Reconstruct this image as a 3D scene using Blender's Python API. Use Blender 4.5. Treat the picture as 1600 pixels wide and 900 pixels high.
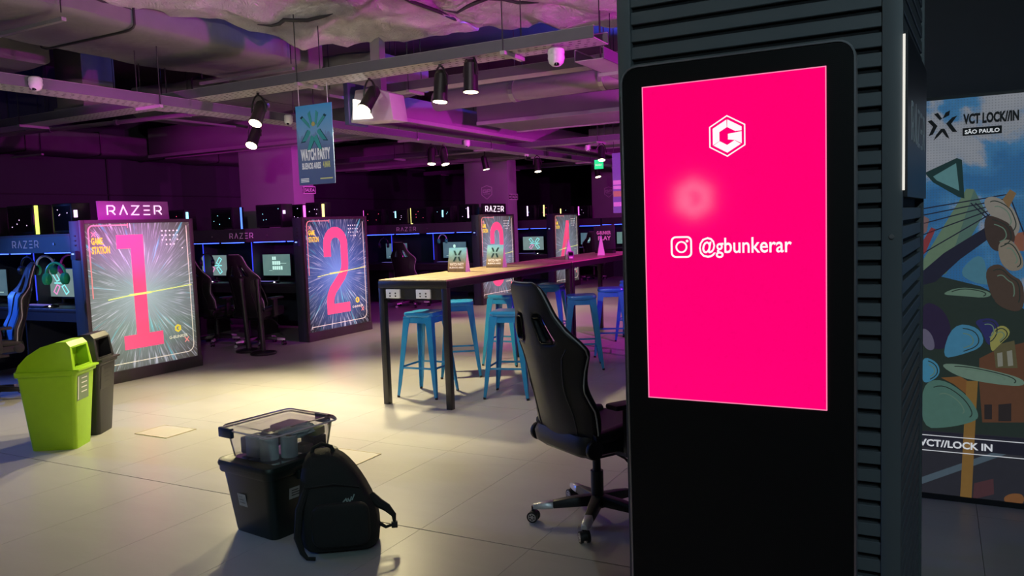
import bpy, bmesh, math, random
from mathutils import Vector, Matrix, noise as mnoise
random.seed(7)
PI = math.pi
SC = bpy.context.scene
COL = SC.collection
for o in list(bpy.data.objects):
    bpy.data.objects.remove(o, do_unlink=True)

# ------------------------------------------------------------------ camera
YAW, PITCH, ROLL, FPX = math.radians(28.264), math.radians(-4.66), math.radians(-2.026), 1243.0
cam_d = bpy.data.cameras.new('camera')
cam_d.sensor_width = 36.0
cam_d.lens = 36.0 * FPX / 1600.0
cam_d.clip_start = 0.05
cam_d.clip_end = 200
cam = bpy.data.objects.new('camera', cam_d)
COL.objects.link(cam)
_f = Vector((-math.sin(YAW) * math.cos(PITCH), math.cos(YAW) * math.cos(PITCH), math.sin(PITCH)))
_r0 = Vector((math.cos(YAW), math.sin(YAW), 0)); _u0 = _r0.cross(_f)
_a = -ROLL
_r = _r0 * math.cos(_a) - _u0 * math.sin(_a); _u = _u0 * math.cos(_a) + _r0 * math.sin(_a)
_m = Matrix((( _r.x, _u.x, -_f.x, 0), (_r.y, _u.y, -_f.y, 0), (_r.z, _u.z, -_f.z, 1.6), (0, 0, 0, 1)))
cam.matrix_world = _m
SC.camera = cam

# ------------------------------------------------------------------ world and exposure
w = bpy.data.worlds.new('world'); SC.world = w; w.use_nodes = True
w.node_tree.nodes['Background'].inputs[0].default_value = (0.5, 0.45, 0.6, 1)
w.node_tree.nodes['Background'].inputs[1].default_value = 0.02
vs = SC.view_settings
vs.view_transform = 'Standard'; vs.look = 'None'; vs.gamma = 1.0; vs.use_curve_mapping = False
vs.exposure = 0.0
E_WARM, E_MAG, E_BLUE, E_TEAL = 1.0, 1.0, 1.0, 1.0      # overall lamp levels

# ------------------------------------------------------------------ tagging
def tag(o, label=None, cat=None, group=None, kind=None):
    if label: o['label'] = label
    if cat: o['category'] = cat
    if group: o['group'] = group
    if kind: o['kind'] = kind
    return o
def thing(name, label, cat, loc=(0, 0, 0), rz=0, group=None):
    o = bpy.data.objects.new(name, None); COL.objects.link(o)
    o.empty_display_size = 0.1
    o.location = loc; o.rotation_euler = (0, 0, rz)
    return tag(o, label, cat, group)
def copy_tree(o, parent=None):
    c = o.copy(); COL.objects.link(c); c.parent = parent
    if parent is not None: c.matrix_parent_inverse = o.matrix_parent_inverse.copy()
    for ch in list(o.children): copy_tree(ch, c)
    return c
def place(proto, used, loc, rz, label, group=None):
    o = proto if not used.get(proto.name) else copy_tree(proto)
    used[proto.name] = True
    o.location = loc; o.rotation_euler = (0, 0, rz); o['label'] = label
    if group: o['group'] = group
    return o
USED = {}

# ------------------------------------------------------------------ mesh builder
class MB:
    def __init__(s): s.v = []; s.f = []
    def add(s, vs, fs):
        n = len(s.v); s.v += [tuple(p) for p in vs]; s.f += [tuple(i + n for i in f) for f in fs]; return s
    def box(s, x0, x1, y0, y1, z0, z1, M=None):
        vs = [Vector((x, y, z)) for x in (x0, x1) for y in (y0, y1) for z in (z0, z1)]
        if M is not None: vs = [M @ p for p in vs]
        return s.add(vs, [(0, 1, 3, 2), (4, 6, 7, 5), (0, 4, 5, 1), (2, 3, 7, 6), (0, 2, 6, 4), (1, 5, 7, 3)])
    def cyl(s, p0, p1, r0, r1=None, n=12, caps=True):
        r1 = r0 if r1 is None else r1
        p0 = Vector(p0); p1 = Vector(p1); d = (p1 - p0).normalized()
        a = Vector((0, 0, 1)) if abs(d.z) < .9 else Vector((1, 0, 0))
        u = d.cross(a).normalized(); v = d.cross(u)
        vs = []
        for p, r in ((p0, r0), (p1, r1)):
            for k in range(n):
                t = 2 * PI * k / n; vs.append(p + u * (r * math.cos(t)) + v * (r * math.sin(t)))
        fs = [(k, (k + 1) % n, n + (k + 1) % n, n + k) for k in range(n)]
        if caps: fs += [tuple(range(n))[::-1], tuple(range(n, 2 * n))]
        return s.add(vs, fs)
    def tube(s, pts, r, n=6, closed=False):
        pts = [Vector(p) for p in pts]; m = len(pts); rings = []
        rr = r if isinstance(r, (list, tuple)) else [r] * m
        up = Vector((0, 0, 1))
        prev = None
        for i, p in enumerate(pts):
            if closed: d = (pts[(i + 1) % m] - pts[i - 1]).normalized()
            else: d = (pts[min(i + 1, m - 1)] - pts[max(i - 1, 0)]).normalized()
            if prev is None:
                a = up if abs(d.dot(up)) < .95 else Vector((1, 0, 0)); u = d.cross(a).normalized()
            else:
                u = (prev - d * prev.dot(d))
                u = u.normalized() if u.length > 1e-6 else d.orthogonal().normalized()
            prev = u; v = d.cross(u)
            rings.append([p + u * (rr[i] * math.cos(2 * PI * k / n)) + v * (rr[i] * math.sin(2 * PI * k / n)) for k in range(n)])
        vs = [q for R in rings for q in R]; fs = []
        for i in range(m if closed else m - 1):
            j = (i + 1) % m
            for k in range(n): fs.append((i * n + k, i * n + (k + 1) % n, j * n + (k + 1) % n, j * n + k))
        if not closed: fs += [tuple(range(n))[::-1], tuple(range((m - 1) * n, m * n))]
        return s.add(vs, fs)
    def lathe(s, prof, n=24, c=(0, 0, 0)):
        vs = []; m = len(prof)
        for r, z in prof:
            for k in range(n):
                t = 2 * PI * k / n; vs.append((c[0] + r * math.cos(t), c[1] + r * math.sin(t), c[2] + z))
        fs = [(i * n + k, i * n + (k + 1) % n, (i + 1) * n + (k + 1) % n, (i + 1) * n + k) for i in range(m - 1) for k in range(n)]
        fs += [tuple(range(n))[::-1], tuple(range((m - 1) * n, m * n))]
        return s.add(vs, fs)
    def loft(s, rings, cap=True):
        n = len(rings[0]); vs = [p for R in rings for p in R]; m = len(rings)
        fs = [(i * n + k, i * n + (k + 1) % n, (i + 1) * n + (k + 1) % n, (i + 1) * n + k) for i in range(m - 1) for k in range(n)]
        if cap: fs += [tuple(range(n))[::-1], tuple(range((m - 1) * n, m * n))]
        return s.add(vs, fs)
    def prism(s, poly, y0, y1):           # poly in local (x,z), front face at y0
        n = len(poly)
        vs = [(x, y0, z) for x, z in poly] + [(x, y1, z) for x, z in poly]
        fs = [tuple(range(n)), tuple(range(n, 2 * n))[::-1]] + [(k, n + k, n + (k + 1) % n, (k + 1) % n) for k in range(n)]
        return s.add(vs, fs)
    def ring(s, outer, inner, y0, y1):    # flat frame in (x,z)
        n = len(outer)
        vs = [(x, y0, z) for x, z in outer] + [(x, y0, z) for x, z in inner] + [(x, y1, z) for x, z in outer] + [(x, y1, z) for x, z in inner]
        fs = []
        for k in range(n):
            j = (k + 1) % n
            fs += [(k, j, n + j, n + k), (2 * n + k, 3 * n + k, 3 * n + j, 2 * n + j), (k, 2 * n + k, 2 * n + j, j), (n + k, n + j, 3 * n + j, 3 * n + k)]
        return s.add(vs, fs)
    def stroke(s, pts, wd, y0, y1, closed=False):   # thick polyline in (x,z), mitred
        P = [Vector(p) for p in pts]; m = len(P); L = []; R = []
        for i in range(m):
            if closed: a, b = P[i - 1], P[(i + 1) % m]
            else: a, b = P[max(i - 1, 0)], P[min(i + 1, m - 1)]
            d1 = (P[i] - a); d2 = (b - P[i])
            d1 = d1.normalized() if d1.length > 1e-9 else d2.normalized()
            d2 = d2.normalized() if d2.length > 1e-9 else d1
            t = (d1 + d2)
            t = t.normalized() if t.length > 1e-6 else d1
            nrm = Vector((-t.y, t.x)); c = max(.45, nrm.dot(Vector((-d1.y, d1.x))))
            L.append(P[i] + nrm * (wd / 2 / c)); R.append(P[i] - nrm * (wd / 2 / c))
        for i in range(m if closed else m - 1):
            j = (i + 1) % m
            q = [L[i], L[j], R[j], R[i]]
            s.prism([(p.x, p.y) for p in q], y0, y1)
        return s
    def grid(s, fn, nu, nv):
        vs = [fn(i / nu, j / nv) for j in range(nv + 1) for i in range(nu + 1)]
        fs = [(j * (nu + 1) + i, j * (nu + 1) + i + 1, (j + 1) * (nu + 1) + i + 1, (j + 1) * (nu + 1) + i) for j in range(nv) for i in range(nu)]
        return s.add(vs, fs)
    def mesh(s, name, bevel=0, seg=2, fixn=True):
        me = bpy.data.meshes.new(name); me.from_pydata(s.v, [], s.f)
        if bevel or fixn:
            bm = bmesh.new(); bm.from_mesh(me)
            if fixn: bmesh.ops.recalc_face_normals(bm, faces=bm.faces)
            if bevel:
                es = [e for e in bm.edges if len(e.link_faces) == 2 and e.calc_face_angle(0) > .6]
                bmesh.ops.bevel(bm, geom=es, offset=bevel, segments=seg, affect='EDGES', profile=.5, clamp_overlap=True)
            bm.to_mesh(me); bm.free()
        return me
    def build(s, name, mat, parent=None, bevel=0, seg=2, smooth=False, label=None, sub=0, fixn=True):
        me = s.mesh(name, bevel, seg, fixn); me.materials.append(mat)
        if smooth or bevel:
            for p in me.polygons: p.use_smooth = True
            if not sub:
                try: me.set_sharp_from_angle(angle=math.radians(40))
                except Exception: pass
        o = bpy.data.objects.new(name, me); COL.objects.link(o)
        if parent is not None: o.parent = parent
        if sub:
            md = o.modifiers.new('subd', 'SUBSURF'); md.levels = sub; md.render_levels = sub
        if label: o['label'] = label
        return o
def share(name, me, parent, loc=(0, 0, 0), rot=(0, 0, 0), scale=(1, 1, 1)):
    o = bpy.data.objects.new(name, me); COL.objects.link(o); o.parent = parent
    o.location = loc; o.rotation_euler = rot; o.scale = scale
    return o

def rrect(x0, x1, z0, z1, r, n=5):
    pts = []
    for cx, cz, a in ((x1 - r, z1 - r, 0), (x0 + r, z1 - r, 90), (x0 + r, z0 + r, 180), (x1 - r, z0 + r, 270)):
        for k in range(n + 1):
            t = math.radians(a + 90 * k / n); pts.append((cx + r * math.cos(t), cz + r * math.sin(t)))
    return pts
def arc(cx, cz, r, a0, a1, n=8, rz=None):
    rz = r if rz is None else rz
    return [(cx + r * math.cos(math.radians(a0 + (a1 - a0) * k / n)), cz + rz * math.sin(math.radians(a0 + (a1 - a0) * k / n))) for k in range(n + 1)]

# ------------------------------------------------------------------ lettering
_TXT = {}
def text_polys(body, bold=0.0):
    key = (body, bold)
    if key in _TXT: return _TXT[key]
    cu = bpy.data.curves.new('lettering', 'FONT'); cu.body = body; cu.size = 1; cu.resolution_u = 3; cu.offset = bold
    cu.fill_mode = 'FRONT'
    o = bpy.data.objects.new('lettering', cu); COL.objects.link(o)
    dg = bpy.context.evaluated_depsgraph_get()
    me = bpy.data.meshes.new_from_object(o.evaluated_get(dg))
    vs = [(v.co.x, v.co.y) for v in me.vertices]; fs = [tuple(p.vertices) for p in me.polygons]
    bpy.data.objects.remove(o, do_unlink=True); bpy.data.curves.remove(cu); bpy.data.meshes.remove(me)
    x0 = min(p[0] for p in vs); x1 = max(p[0] for p in vs); y0 = min(p[1] for p in vs); y1 = max(p[1] for p in vs)
    vs = [((p[0] - x0) / (x1 - x0), (p[1] - y0) / (y1 - y0)) for p in vs]
    _TXT[key] = (vs, fs); return _TXT[key]
def put_text(mb, body, x0, x1, z0, z1, y, bold=0.0, shear=0.0):
    vs, fs = text_polys(body, bold)
    mb.add([(x0 + (x1 - x0) * u + shear * (z1 - z0) * v, y, z0 + (z1 - z0) * v) for u, v in vs], fs)
    return mb
RZ = {'R': [[(0, 0), (0, 1), (.72, 1), (.95, .82), (.95, .58), (.72, .42), (.25, .42)], [(.55, .42), (1, 0)]],
      'A': [[(0, 0), (.5, 1), (1, 0)]], 'Z': [[(0, 1), (1, 1), (0, 0), (1, 0)]],
      'E': [[(.05, 1), (.95, 1)], [(.1, .5), (.9, .5)], [(.05, 0), (.95, 0)]]}
def razer(mb, x0, x1, z0, z1, y0, y1, th=None, only=None):
    n = 5; wl = (x1 - x0) / (n + (n - 1) * .62); h = z1 - z0; th = th or h * .14
    for k, ch in enumerate('RAZER'):
        if only is not None and k != only: continue
        ox = x0 + k * wl * 1.62
        for pl in RZ[ch]: mb.stroke([(ox + u * wl, z0 + v * h) for u, v in pl], th, y0, y1)
    return mb

# ------------------------------------------------------------------ materials
def nodes(name):
    m = bpy.data.materials.new(name); m.use_nodes = True
    nt = m.node_tree; return m, nt, nt.nodes['Principled BSDF']
def mat(name, c, rough=.5, metal=0, var=.06, vs=18, bump=0, bs=60, emit=None, es=0, spec=None, coat=0, trans=0, alpha=None, ior=None):
    m, nt, b = nodes(name)
    b.inputs['Roughness'].default_value = rough; b.inputs['Metallic'].default_value = metal
    if spec is not None: b.inputs['Specular IOR Level'].default_value = spec
    if coat: b.inputs['Coat Weight'].default_value = coat; b.inputs['Coat Roughness'].default_value = .12
    if trans: b.inputs['Transmission Weight'].default_value = trans
    if ior: b.inputs['IOR'].default_value = ior
    if alpha is not None: b.inputs['Alpha'].default_value = alpha
    tc = nt.nodes.new('ShaderNodeTexCoord')
    no = nt.nodes.new('ShaderNodeTexNoise'); no.inputs['Scale'].default_value = vs; no.inputs['Detail'].default_value = 3
    nt.links.new(tc.outputs['Object'], no.inputs['Vector'])
    mx = nt.nodes.new('ShaderNodeMix'); mx.data_type = 'RGBA'
    mx.inputs['A'].default_value = tuple(x * (1 - var) for x in c) + (1,)
    mx.inputs['B'].default_value = tuple(min(1, x * (1 + var)) for x in c) + (1,)
    nt.links.new(no.outputs['Fac'], mx.inputs['Factor'])
    nt.links.new(mx.outputs['Result'], b.inputs['Base Color'])
    if bump:
        n2 = nt.nodes.new('ShaderNodeTexNoise'); n2.inputs['Scale'].default_value = bs; n2.inputs['Detail'].default_value = 4
        nt.links.new(tc.outputs['Object'], n2.inputs['Vector'])
        bp = nt.nodes.new('ShaderNodeBump'); bp.inputs['Strength'].default_value = bump; bp.inputs['Distance'].default_value = .02
        nt.links.new(n2.outputs['Fac'], bp.inputs['Height']); nt.links.new(bp.outputs['Normal'], b.inputs['Normal'])
    if emit is not None:
        b.inputs['Emission Color'].default_value = tuple(emit) + (1,); b.inputs['Emission Strength'].default_value = es
    return m
def M_(nt, op, a, b=None, c=None):
    n = nt.nodes.new('ShaderNodeMath'); n.operation = op
    for i, x in enumerate((a, b, c)):
        if x is None: continue
        if isinstance(x, (int, float)): n.inputs[i].default_value = x
        else: nt.links.new(x, n.inputs[i])
    return n.outputs[0]
def ramp(nt, fac, stops):
    r = nt.nodes.new('ShaderNodeValToRGB'); nt.links.new(fac, r.inputs[0])
    el = r.color_ramp.elements
    el[0].position, el[0].color = stops[0][0], tuple(stops[0][1]) + (1,)
    el[1].position, el[1].color = stops[-1][0], tuple(stops[-1][1]) + (1,)
    for p, c in stops[1:-1]:
        e = el.new(p); e.color = tuple(c) + (1,)
    return r.outputs[0]
def mixc(nt, fac, a, b, mode='MIX'):
    n = nt.nodes.new('ShaderNodeMix'); n.data_type = 'RGBA'; n.blend_type = mode
    for k, x in (('Factor', fac), ('A', a), ('B', b)):
        if isinstance(x, (int, float)): n.inputs[k].default_value = x
        elif isinstance(x, tuple): n.inputs[k].default_value = x + (1,) if len(x) == 3 else x
        else: nt.links.new(x, n.inputs[k])
    return n.outputs['Result']
def noise(nt, vec, scale, detail=4, rough=.55, dist=0):
    n = nt.nodes.new('ShaderNodeTexNoise'); n.inputs['Scale'].default_value = scale; n.inputs['Detail'].default_value = detail
    n.inputs['Roughness'].default_value = rough; n.inputs['Distortion'].default_value = dist
    if vec is not None: nt.links.new(vec, n.inputs['Vector'])
    return n.outputs['Fac']
def emitter(name, c, s, base=(.02, .02, .02), rough=.4):
    return mat(name, base, rough, emit=c, es=s)

black = mat('black_plastic', (.012, .012, .013), .45)
black_gloss = mat('black_gloss', (.008, .008, .009), .18)
black_fabric = mat('black_fabric', (.010, .010, .011), .85, bump=.25, bs=220)
leather = mat('black_leatherette', (.010, .0095, .010), .46, bump=.12, bs=260)
dark_metal = mat('dark_powder_coat', (.03, .03, .033), .4, .2)
navy_board = mat('navy_laminate', (.020, .026, .040), .5)
grey_metal = mat('galvanised_steel', (.42, .42, .44), .45, .7, var=.15, vs=6)
white_plastic = mat('white_plastic', (.75, .75, .76), .4)
silver = mat('satin_silver', (.55, .56, .58), .3, .9)
cable_mat = mat('black_rubber', (.01, .01, .01), .6)
white_print = mat('white_print', (.8, .8, .82), .5)
# ------------------------------------------------------------------ room shell
def floor_material():
    m, nt, b = nodes('porcelain_floor')
    tc = nt.nodes.new('ShaderNodeTexCoord'); geo = nt.nodes.new('ShaderNodeNewGeometry')
    mp = nt.nodes.new('ShaderNodeMapping'); mp.inputs['Scale'].default_value = (1.0, 2.6, 1)
    nt.links.new(geo.outputs['Position'], mp.inputs['Vector'])
    n1 = noise(nt, mp.outputs[0], 2.4, 6, .6, .6); n2 = noise(nt, geo.outputs['Position'], 40, 3)
    c = ramp(nt, n1, [(.25, (.41, .40, .39)), (.5, (.435, .425, .415)), (.75, (.46, .45, .44))])
    c = mixc(nt, M_(nt, 'MULTIPLY', n2, .10), c, (.36, .32, .31))
    oi = nt.nodes.new('ShaderNodeObjectInfo')
    c = mixc(nt, M_(nt, 'MULTIPLY', oi.outputs['Random'], .14), c, (.36, .36, .37))
    nt.links.new(c, b.inputs['Base Color'])
    r = M_(nt, 'ADD', M_(nt, 'MULTIPLY', n1, .08), .27); nt.links.new(r, b.inputs['Roughness'])
    b.inputs['Specular IOR Level'].default_value = .42
    bp = nt.nodes.new('ShaderNodeBump'); bp.inputs['Strength'].default_value = .04; bp.inputs['Distance'].default_value = .01
    nt.links.new(n2, bp.inputs['Height']); nt.links.new(bp.outputs[0], b.inputs['Normal'])
    return m
floor_mat = floor_material()
joint_mat = mat('dark_grout', (.15, .145, .14), .8)
TX0, TX1, TY0, TY1 = -12.81, 2.79, 0.76, 9.86
TW, TL = .65, 1.30
fb = MB().box(-13.4, 6.0, -4.2, 27.2, -.2, -.012)
floor = fb.build('floor', joint_mat); tag(floor, 'pale grey porcelain tiled floor of the gaming hall', kind='structure')
g = .0011
tile_me = MB().box(g, TW - g, g, TL - g, -.012, 0).mesh('floor_tile'); tile_me.materials.append(floor_mat)
tile_me2 = MB().box(g, TW - g, .007, TL - g, -.012, 0).mesh('floor_tile'); tile_me2.materials.append(floor_mat)
ny = round((TY1 - TY0) / TL); nx = round((TX1 - TX0) / TW)
for j in range(ny):
    for i in range(nx):
        y = TY0 + j * TL
        share('floor_tile', tile_me2 if abs(y - 3.36) < .01 else tile_me, floor, (TX0 + i * TW, y, 0))
MB().box(-13.4, TX0, -4.2, 27.2, -.012, 0).box(TX1, 6.0, -4.2, 27.2, -.012, 0).box(TX0, TX1, -4.2, TY0, -.012, 0).box(TX0, TX1, TY1, 27.2, -.012, 0).build('floor_paving', floor_mat, floor)

wall_dark = mat('dark_painted_wall', (.035, .034, .050), .75, bump=.08, bs=30, var=.12, vs=3)
wall_grey = mat('grey_painted_wall', (.10, .10, .115), .75, bump=.05, bs=40)
slab_mat = mat('dark_concrete_slab', (.10, .095, .10), .85, bump=.2, bs=12, var=.2, vs=2)
o = MB().box(-13.4, -13.2, -4.2, 27.2, 0, 4.5).build('wall_left', wall_dark); tag(o, 'dark painted side wall behind the desk rows', kind='structure')
o = MB().box(-13.2, 5.8, 27.0, 27.2, 0, 4.5).build('wall_back', wall_dark); tag(o, 'dark painted wall at the far end', kind='structure')
o = MB().box(5.8, 6.0, -4.2, 27.2, 0, 4.5).build('wall_right', wall_dark); tag(o, 'dark wall on the far right', kind='structure')
o = MB().box(-13.2, 5.8, -4.2, -4.0, 0, 4.5).build('wall_front', wall_dark); tag(o, 'dark wall behind the viewer', kind='structure')
o = MB().box(-13.4, 6.0, -4.2, 27.2, 4.5, 4.7).build('ceiling', slab_mat); tag(o, 'dark concrete ceiling slab above the ducts', kind='structure')
o = MB().box(-1.3, 5.8, 4.96, 5.16, 0, 4.5).build('wall_partition', wall_grey); tag(o, 'dark partition wall behind the big printed screen', kind='structure')
# seams on the left wall
o = MB().box(-13.2, -13.17, 5, 27, 2.35, 2.37).box(-13.2, -13.17, 9.3, 9.33, 1.7, 3.0).box(-13.2, -13.17, 14.6, 14.63, 1.7, 3.0).build('trim_1', mat('wall_seam', (.016, .016, .022), .7)); tag(o, 'thin dark panel seams on the side wall', kind='structure')

# ------------------------------------------------------------------ square columns among the desks
col_mat = mat('painted_column', (.30, .28, .32), .7, bump=.1, bs=25, var=.08, vs=4)
def shield(mb, cx, cz, s, y0, y1):
    mb.stroke([(cx - .5 * s, cz + .42 * s), (cx, cz + .58 * s), (cx + .5 * s, cz + .42 * s), (cx + .5 * s, cz - .2 * s), (cx, cz - .58 * s), (cx - .5 * s, cz - .2 * s)], s * .05, y0, y1, True)
    w_, h_ = s * .3, s * .24
    for k, ox in enumerate((-.36, .04)):
        x = cx + ox * s
        if k == 0: mb.stroke([(x + w_, cz + h_ * .9), (x, cz + h_ * .9), (x, cz), (x + w_, cz), (x + w_, cz + h_ * .45), (x + w_ * .5, cz + h_ * .45)], s * .06, y0, y1)
        else: mb.stroke([(x, cz - .02 * s), (x, cz + h_ * .9), (x + w_, cz + h_ * .9), (x + w_, cz + h_ * .35), (x, cz + h_ * .35)], s * .06, y0, y1)
    for k in range(7): mb.prism([(cx - .3 * s + k * .09 * s, cz - .16 * s), (cx - .25 * s + k * .09 * s, cz - .16 * s), (cx - .25 * s + k * .09 * s, cz - .1 * s), (cx - .3 * s + k * .09 * s, cz - .1 * s)], y0, y1)
    return mb
pale_print = mat('pale_print', (.75, .72, .75), .6)
for (x0, x1, y0, y1, lab, gp) in ((-10.70, -9.47, 10.06, 10.55, 'square column rising behind the second desk row beside the hanging poster', None),
                                (-9.17, -8.09, 15.02, 15.42, 'square column with outlined shield emblem above the third sign board', (-8.61, 2.28, .25)),
                                (-8.98, -7.92, 21.85, 22.3, 'farthest square column with outlined shield emblem beside the kiosk column', (-8.9, 2.4, .26))):
    t = thing('column', lab, 'column', ((x0 + x1) / 2, y0, 0))
    hw = (x1 - x0) / 2
    MB().box(-hw, hw, 0, y1 - y0, 0, 4.5).build('shaft', col_mat, t, bevel=.01)
    MB().box(-hw - .012, hw + .012, -.012, y1 - y0 + .012, 0, .1).build('skirting', navy_board, t)
    if gp: shield(MB(), gp[0] - (x0 + x1) / 2 if gp[0] > -8.8 else 0.0, gp[1], gp[2], -.004, -.001).build('emblem', pale_print, t)

# ------------------------------------------------------------------ slatted column behind the kiosk
slat_mat = mat('charcoal_cladding', (.165, .185, .195), .5, var=.08, vs=4)
slat_back = mat('cladding_shadow_gap', (.012, .012, .013), .8)
t = thing('slatted_column', 'charcoal square column clad in horizontal slats behind the pink kiosk', 'column', (-1.035, 2.8, 0))
XR, DEP = .935, 1.0          # front width, depth
SK = .045                    # right face flares a little towards the back
MB().add([(.03, .03, 0), (XR - .03, .03, 0), (XR - .03 + SK, DEP - .03, 0), (.03, DEP - .03, 0), (.03, .03, 4.5), (XR - .03, .03, 4.5), (XR - .03 + SK, DEP - .03, 4.5), (.03, DEP - .03, 4.5)],
         [(0, 1, 2, 3), (4, 7, 6, 5), (0, 4, 5, 1), (1, 5, 6, 2), (2, 6, 7, 3), (3, 7, 4, 0)]).build('core', slat_back, t)
for x0, x1, y0, y1 in ((0, .05, 0, .05), (XR - .06, XR, 0, .045), (0, .05, DEP - .05, DEP), (XR + SK - .05, XR + SK, DEP - .05, DEP)):
    MB().box(x0, x1, y0, y1, 0, 4.5).build('corner_post', slat_mat, t, bevel=.003)
PS = .0612
slat_f = MB().box(.05, XR - .06, .008, .035, 0, .043).mesh('slat', .002, 1); slat_f.materials.append(slat_mat)
side_v = [(XR - .006, .045), (XR - .006 + SK * .92, DEP - .05), (XR - .035 + SK * .92, DEP - .05), (XR - .035, .045)]
slat_s = MB().loft([[(x, y, z) for x, y in side_v] for z in (0, .043)]).mesh('slat', .002, 1); slat_s.materials.append(slat_mat)
k0 = 1.003 + .009
for k in range(-16, 55):
    z = k0 + k * PS
    if z < .03 or z > 4.4: continue
    share('slat', slat_f, t, (0, 0, z))
    if not (1.62 < z < 2.12): share('slat', slat_s, t, (0, 0, z))
# panel with lettering on the right face
pn = MB().loft([[(XR + .012, .05, z), (XR + .012 + SK * .92, DEP - .06, z), (XR - .03 + SK * .92, DEP - .06, z), (XR - .03, .05, z)] for z in (1.64, 2.16)]).build('sign_panel', mat('dark_sign_panel', (.02, .024, .034), .4), t)
letters = MB()
tmp = MB(); razer(tmp, 0, .62, 1.83, 1.95, 0, .003, .016)
for (x, y, z) in tmp.v:
    pass
letters.add([(XR + .0135 + SK * .92 * ((x + .16) / .9) - y, x + .2, z) for x, y, z in tmp.v], tmp.f)
letters.build('sign_letters', white_print, pn)
MB().box(XR - .001, XR + .006, -.004, .004, 1.66, 2.14).build('edge_light', emitter('edge_led', (1, .95, .85), .8, (.6, .6, .55)), t, label='slim pale light strip on the column corner')
bolt = MB().cyl((XR - .03, -.006, 1.515), (XR - .03, 0, 1.515), .008, n=10).build('bolt', silver, t)

# ------------------------------------------------------------------ kiosk
def hexpts(cx, cz, r): return [(cx + r * math.sin(k * PI / 3), cz + r * math.cos(k * PI / 3)) for k in range(6)]
def g_logo(mb, cx, cz, R, y0, y1, outline=True):
    if outline: mb.ring(hexpts(cx, cz, R), hexpts(cx, cz, R * .93), y0, y1)
    o6, i6 = hexpts(cx, cz, R * .8), hexpts(cx, cz, R * .43)
    def lerp(a, b, t): return (a[0] + (b[0] - a[0]) * t, a[1] + (b[1] - a[1]) * t)
    # order of hexpts: 0 top,1 upper right,2 lower right,3 bottom,4 lower left,5 upper left
    mb.prism([lerp(o6[0], o6[5], .03), lerp(i6[0], i6[5], .03), i6[5], i6[4], o6[4], o6[5]][::-1], y0, y1)
    mb.prism([lerp(o6[0], o6[1], .03), o6[1], (o6[1][0], cz + R * .22), (o6[1][0] - R * .3, cz + R * .2), lerp(i6[0], i6[1], .95), lerp(i6[0], i6[1], .03)], y0, y1)
    mb.prism([lerp(o6[4], o6[3], .04), o6[3], lerp(o6[3], o6[2], .94), lerp(i6[3], i6[2], .94), i6[3], lerp(i6[4], i6[3], .04)], y0, y1)
    mb.prism([(cx + R * .04, cz + R * .1), (o6[1][0], cz + R * .17), o6[2], lerp(i6[2], i6[3], .02), (cx + R * .04, cz - R * .17)][::-1], y0, y1)
    return mb
KW, KH = .735, 2.11
t = thing('advertising_kiosk', 'tall black freestanding kiosk with glowing pink portrait screen', 'kiosk', (-.585, 2.6, 0))
hw = KW / 2
bez_m, nt, b = nodes('black_dotted_glass')
tc = nt.nodes.new('ShaderNodeTexCoord'); sp = nt.nodes.new('ShaderNodeSeparateXYZ'); nt.links.new(tc.outputs['Object'], sp.inputs[0])
sx = M_(nt, 'SINE', M_(nt, 'MULTIPLY', M_(nt, 'ADD', sp.outputs[0], sp.outputs[2]), 1150))
sz = M_(nt, 'SINE', M_(nt, 'MULTIPLY', M_(nt, 'SUBTRACT', sp.outputs[2], sp.outputs[0]), 1150))
dots = M_(nt, 'GREATER_THAN', M_(nt, 'ADD', sx, sz), .9)
nt.links.new(mixc(nt, dots, (.006, .006, .006), (.022, .021, .021)), b.inputs['Base Color'])
b.inputs['Roughness'].default_value = .45; b.inputs['Specular IOR Level'].default_value = .3
MB().prism(rrect(-hw + .004, hw - .004, .02, KH - .004, .05), .006, .075).build('body', black, t, bevel=.004)
MB().prism(rrect(-hw + .008, hw - .008, .03, KH - .008, .046), 0, .007).build('front_glass', bez_m, t)
MB().ring(rrect(-hw, hw, .02, KH, .054), rrect(-hw + .006, hw - .006, .026, KH - .006, .048), -.003, .05).build('edge_trim', silver, t, label='slim satin silver edge trim')
MB().box(-hw - .03, hw + .03, -.12, .17, 0, .02).build('base_plate', dark_metal, t, bevel=.004)
pink_m, nt, b = nodes('pink_lit_screen')
tc = nt.nodes.new('ShaderNodeTexCoord')
b.inputs['Base Color'].default_value = (.02, .0, .01, 1); b.inputs['Roughness'].default_value = .07; b.inputs['Specular IOR Level'].default_value = .5
sp = nt.nodes.new('ShaderNodeSeparateXYZ'); nt.links.new(tc.outputs['Object'], sp.inputs[0])
nt.links.new(mixc(nt, M_(nt, 'SUBTRACT', sp.outputs[2], 1.0), (1.0, .0, .17), (1.0, .0, .155)), b.inputs['Emission Color'])
b.inputs['Emission Strength'].default_value = 1.02
SX0, SX1, SZ0, SZ1 = -.877 + .585, -.300 + .585, .985, 2.037
scr = MB().box(SX0, SX1, -.003, .002, SZ0, SZ1).build('screen', pink_m, t, label='glowing pink screen with white logo and handle')
white_e = emitter('screen_white', (1, .95, .98), 1.0)
edge_e = emitter('screen_edge', (1, .25, .45), 1.0)
MB().ring([(SX0, SZ0), (SX1, SZ0), (SX1, SZ1), (SX0, SZ1)], [(SX0 + .003, SZ0 + .003), (SX1 - .003, SZ0 + .003), (SX1 - .003, SZ1 - .003), (SX0 + .003, SZ1 - .003)], -.0045, -.002).build('screen_border', edge_e, scr)
g_logo(MB(), -.597 + .585, 1.853, .066, -.0045, -.0035).build('logo', white_e, scr)
ic = MB(); cx, cz = -.752 + .585, 1.501
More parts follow.
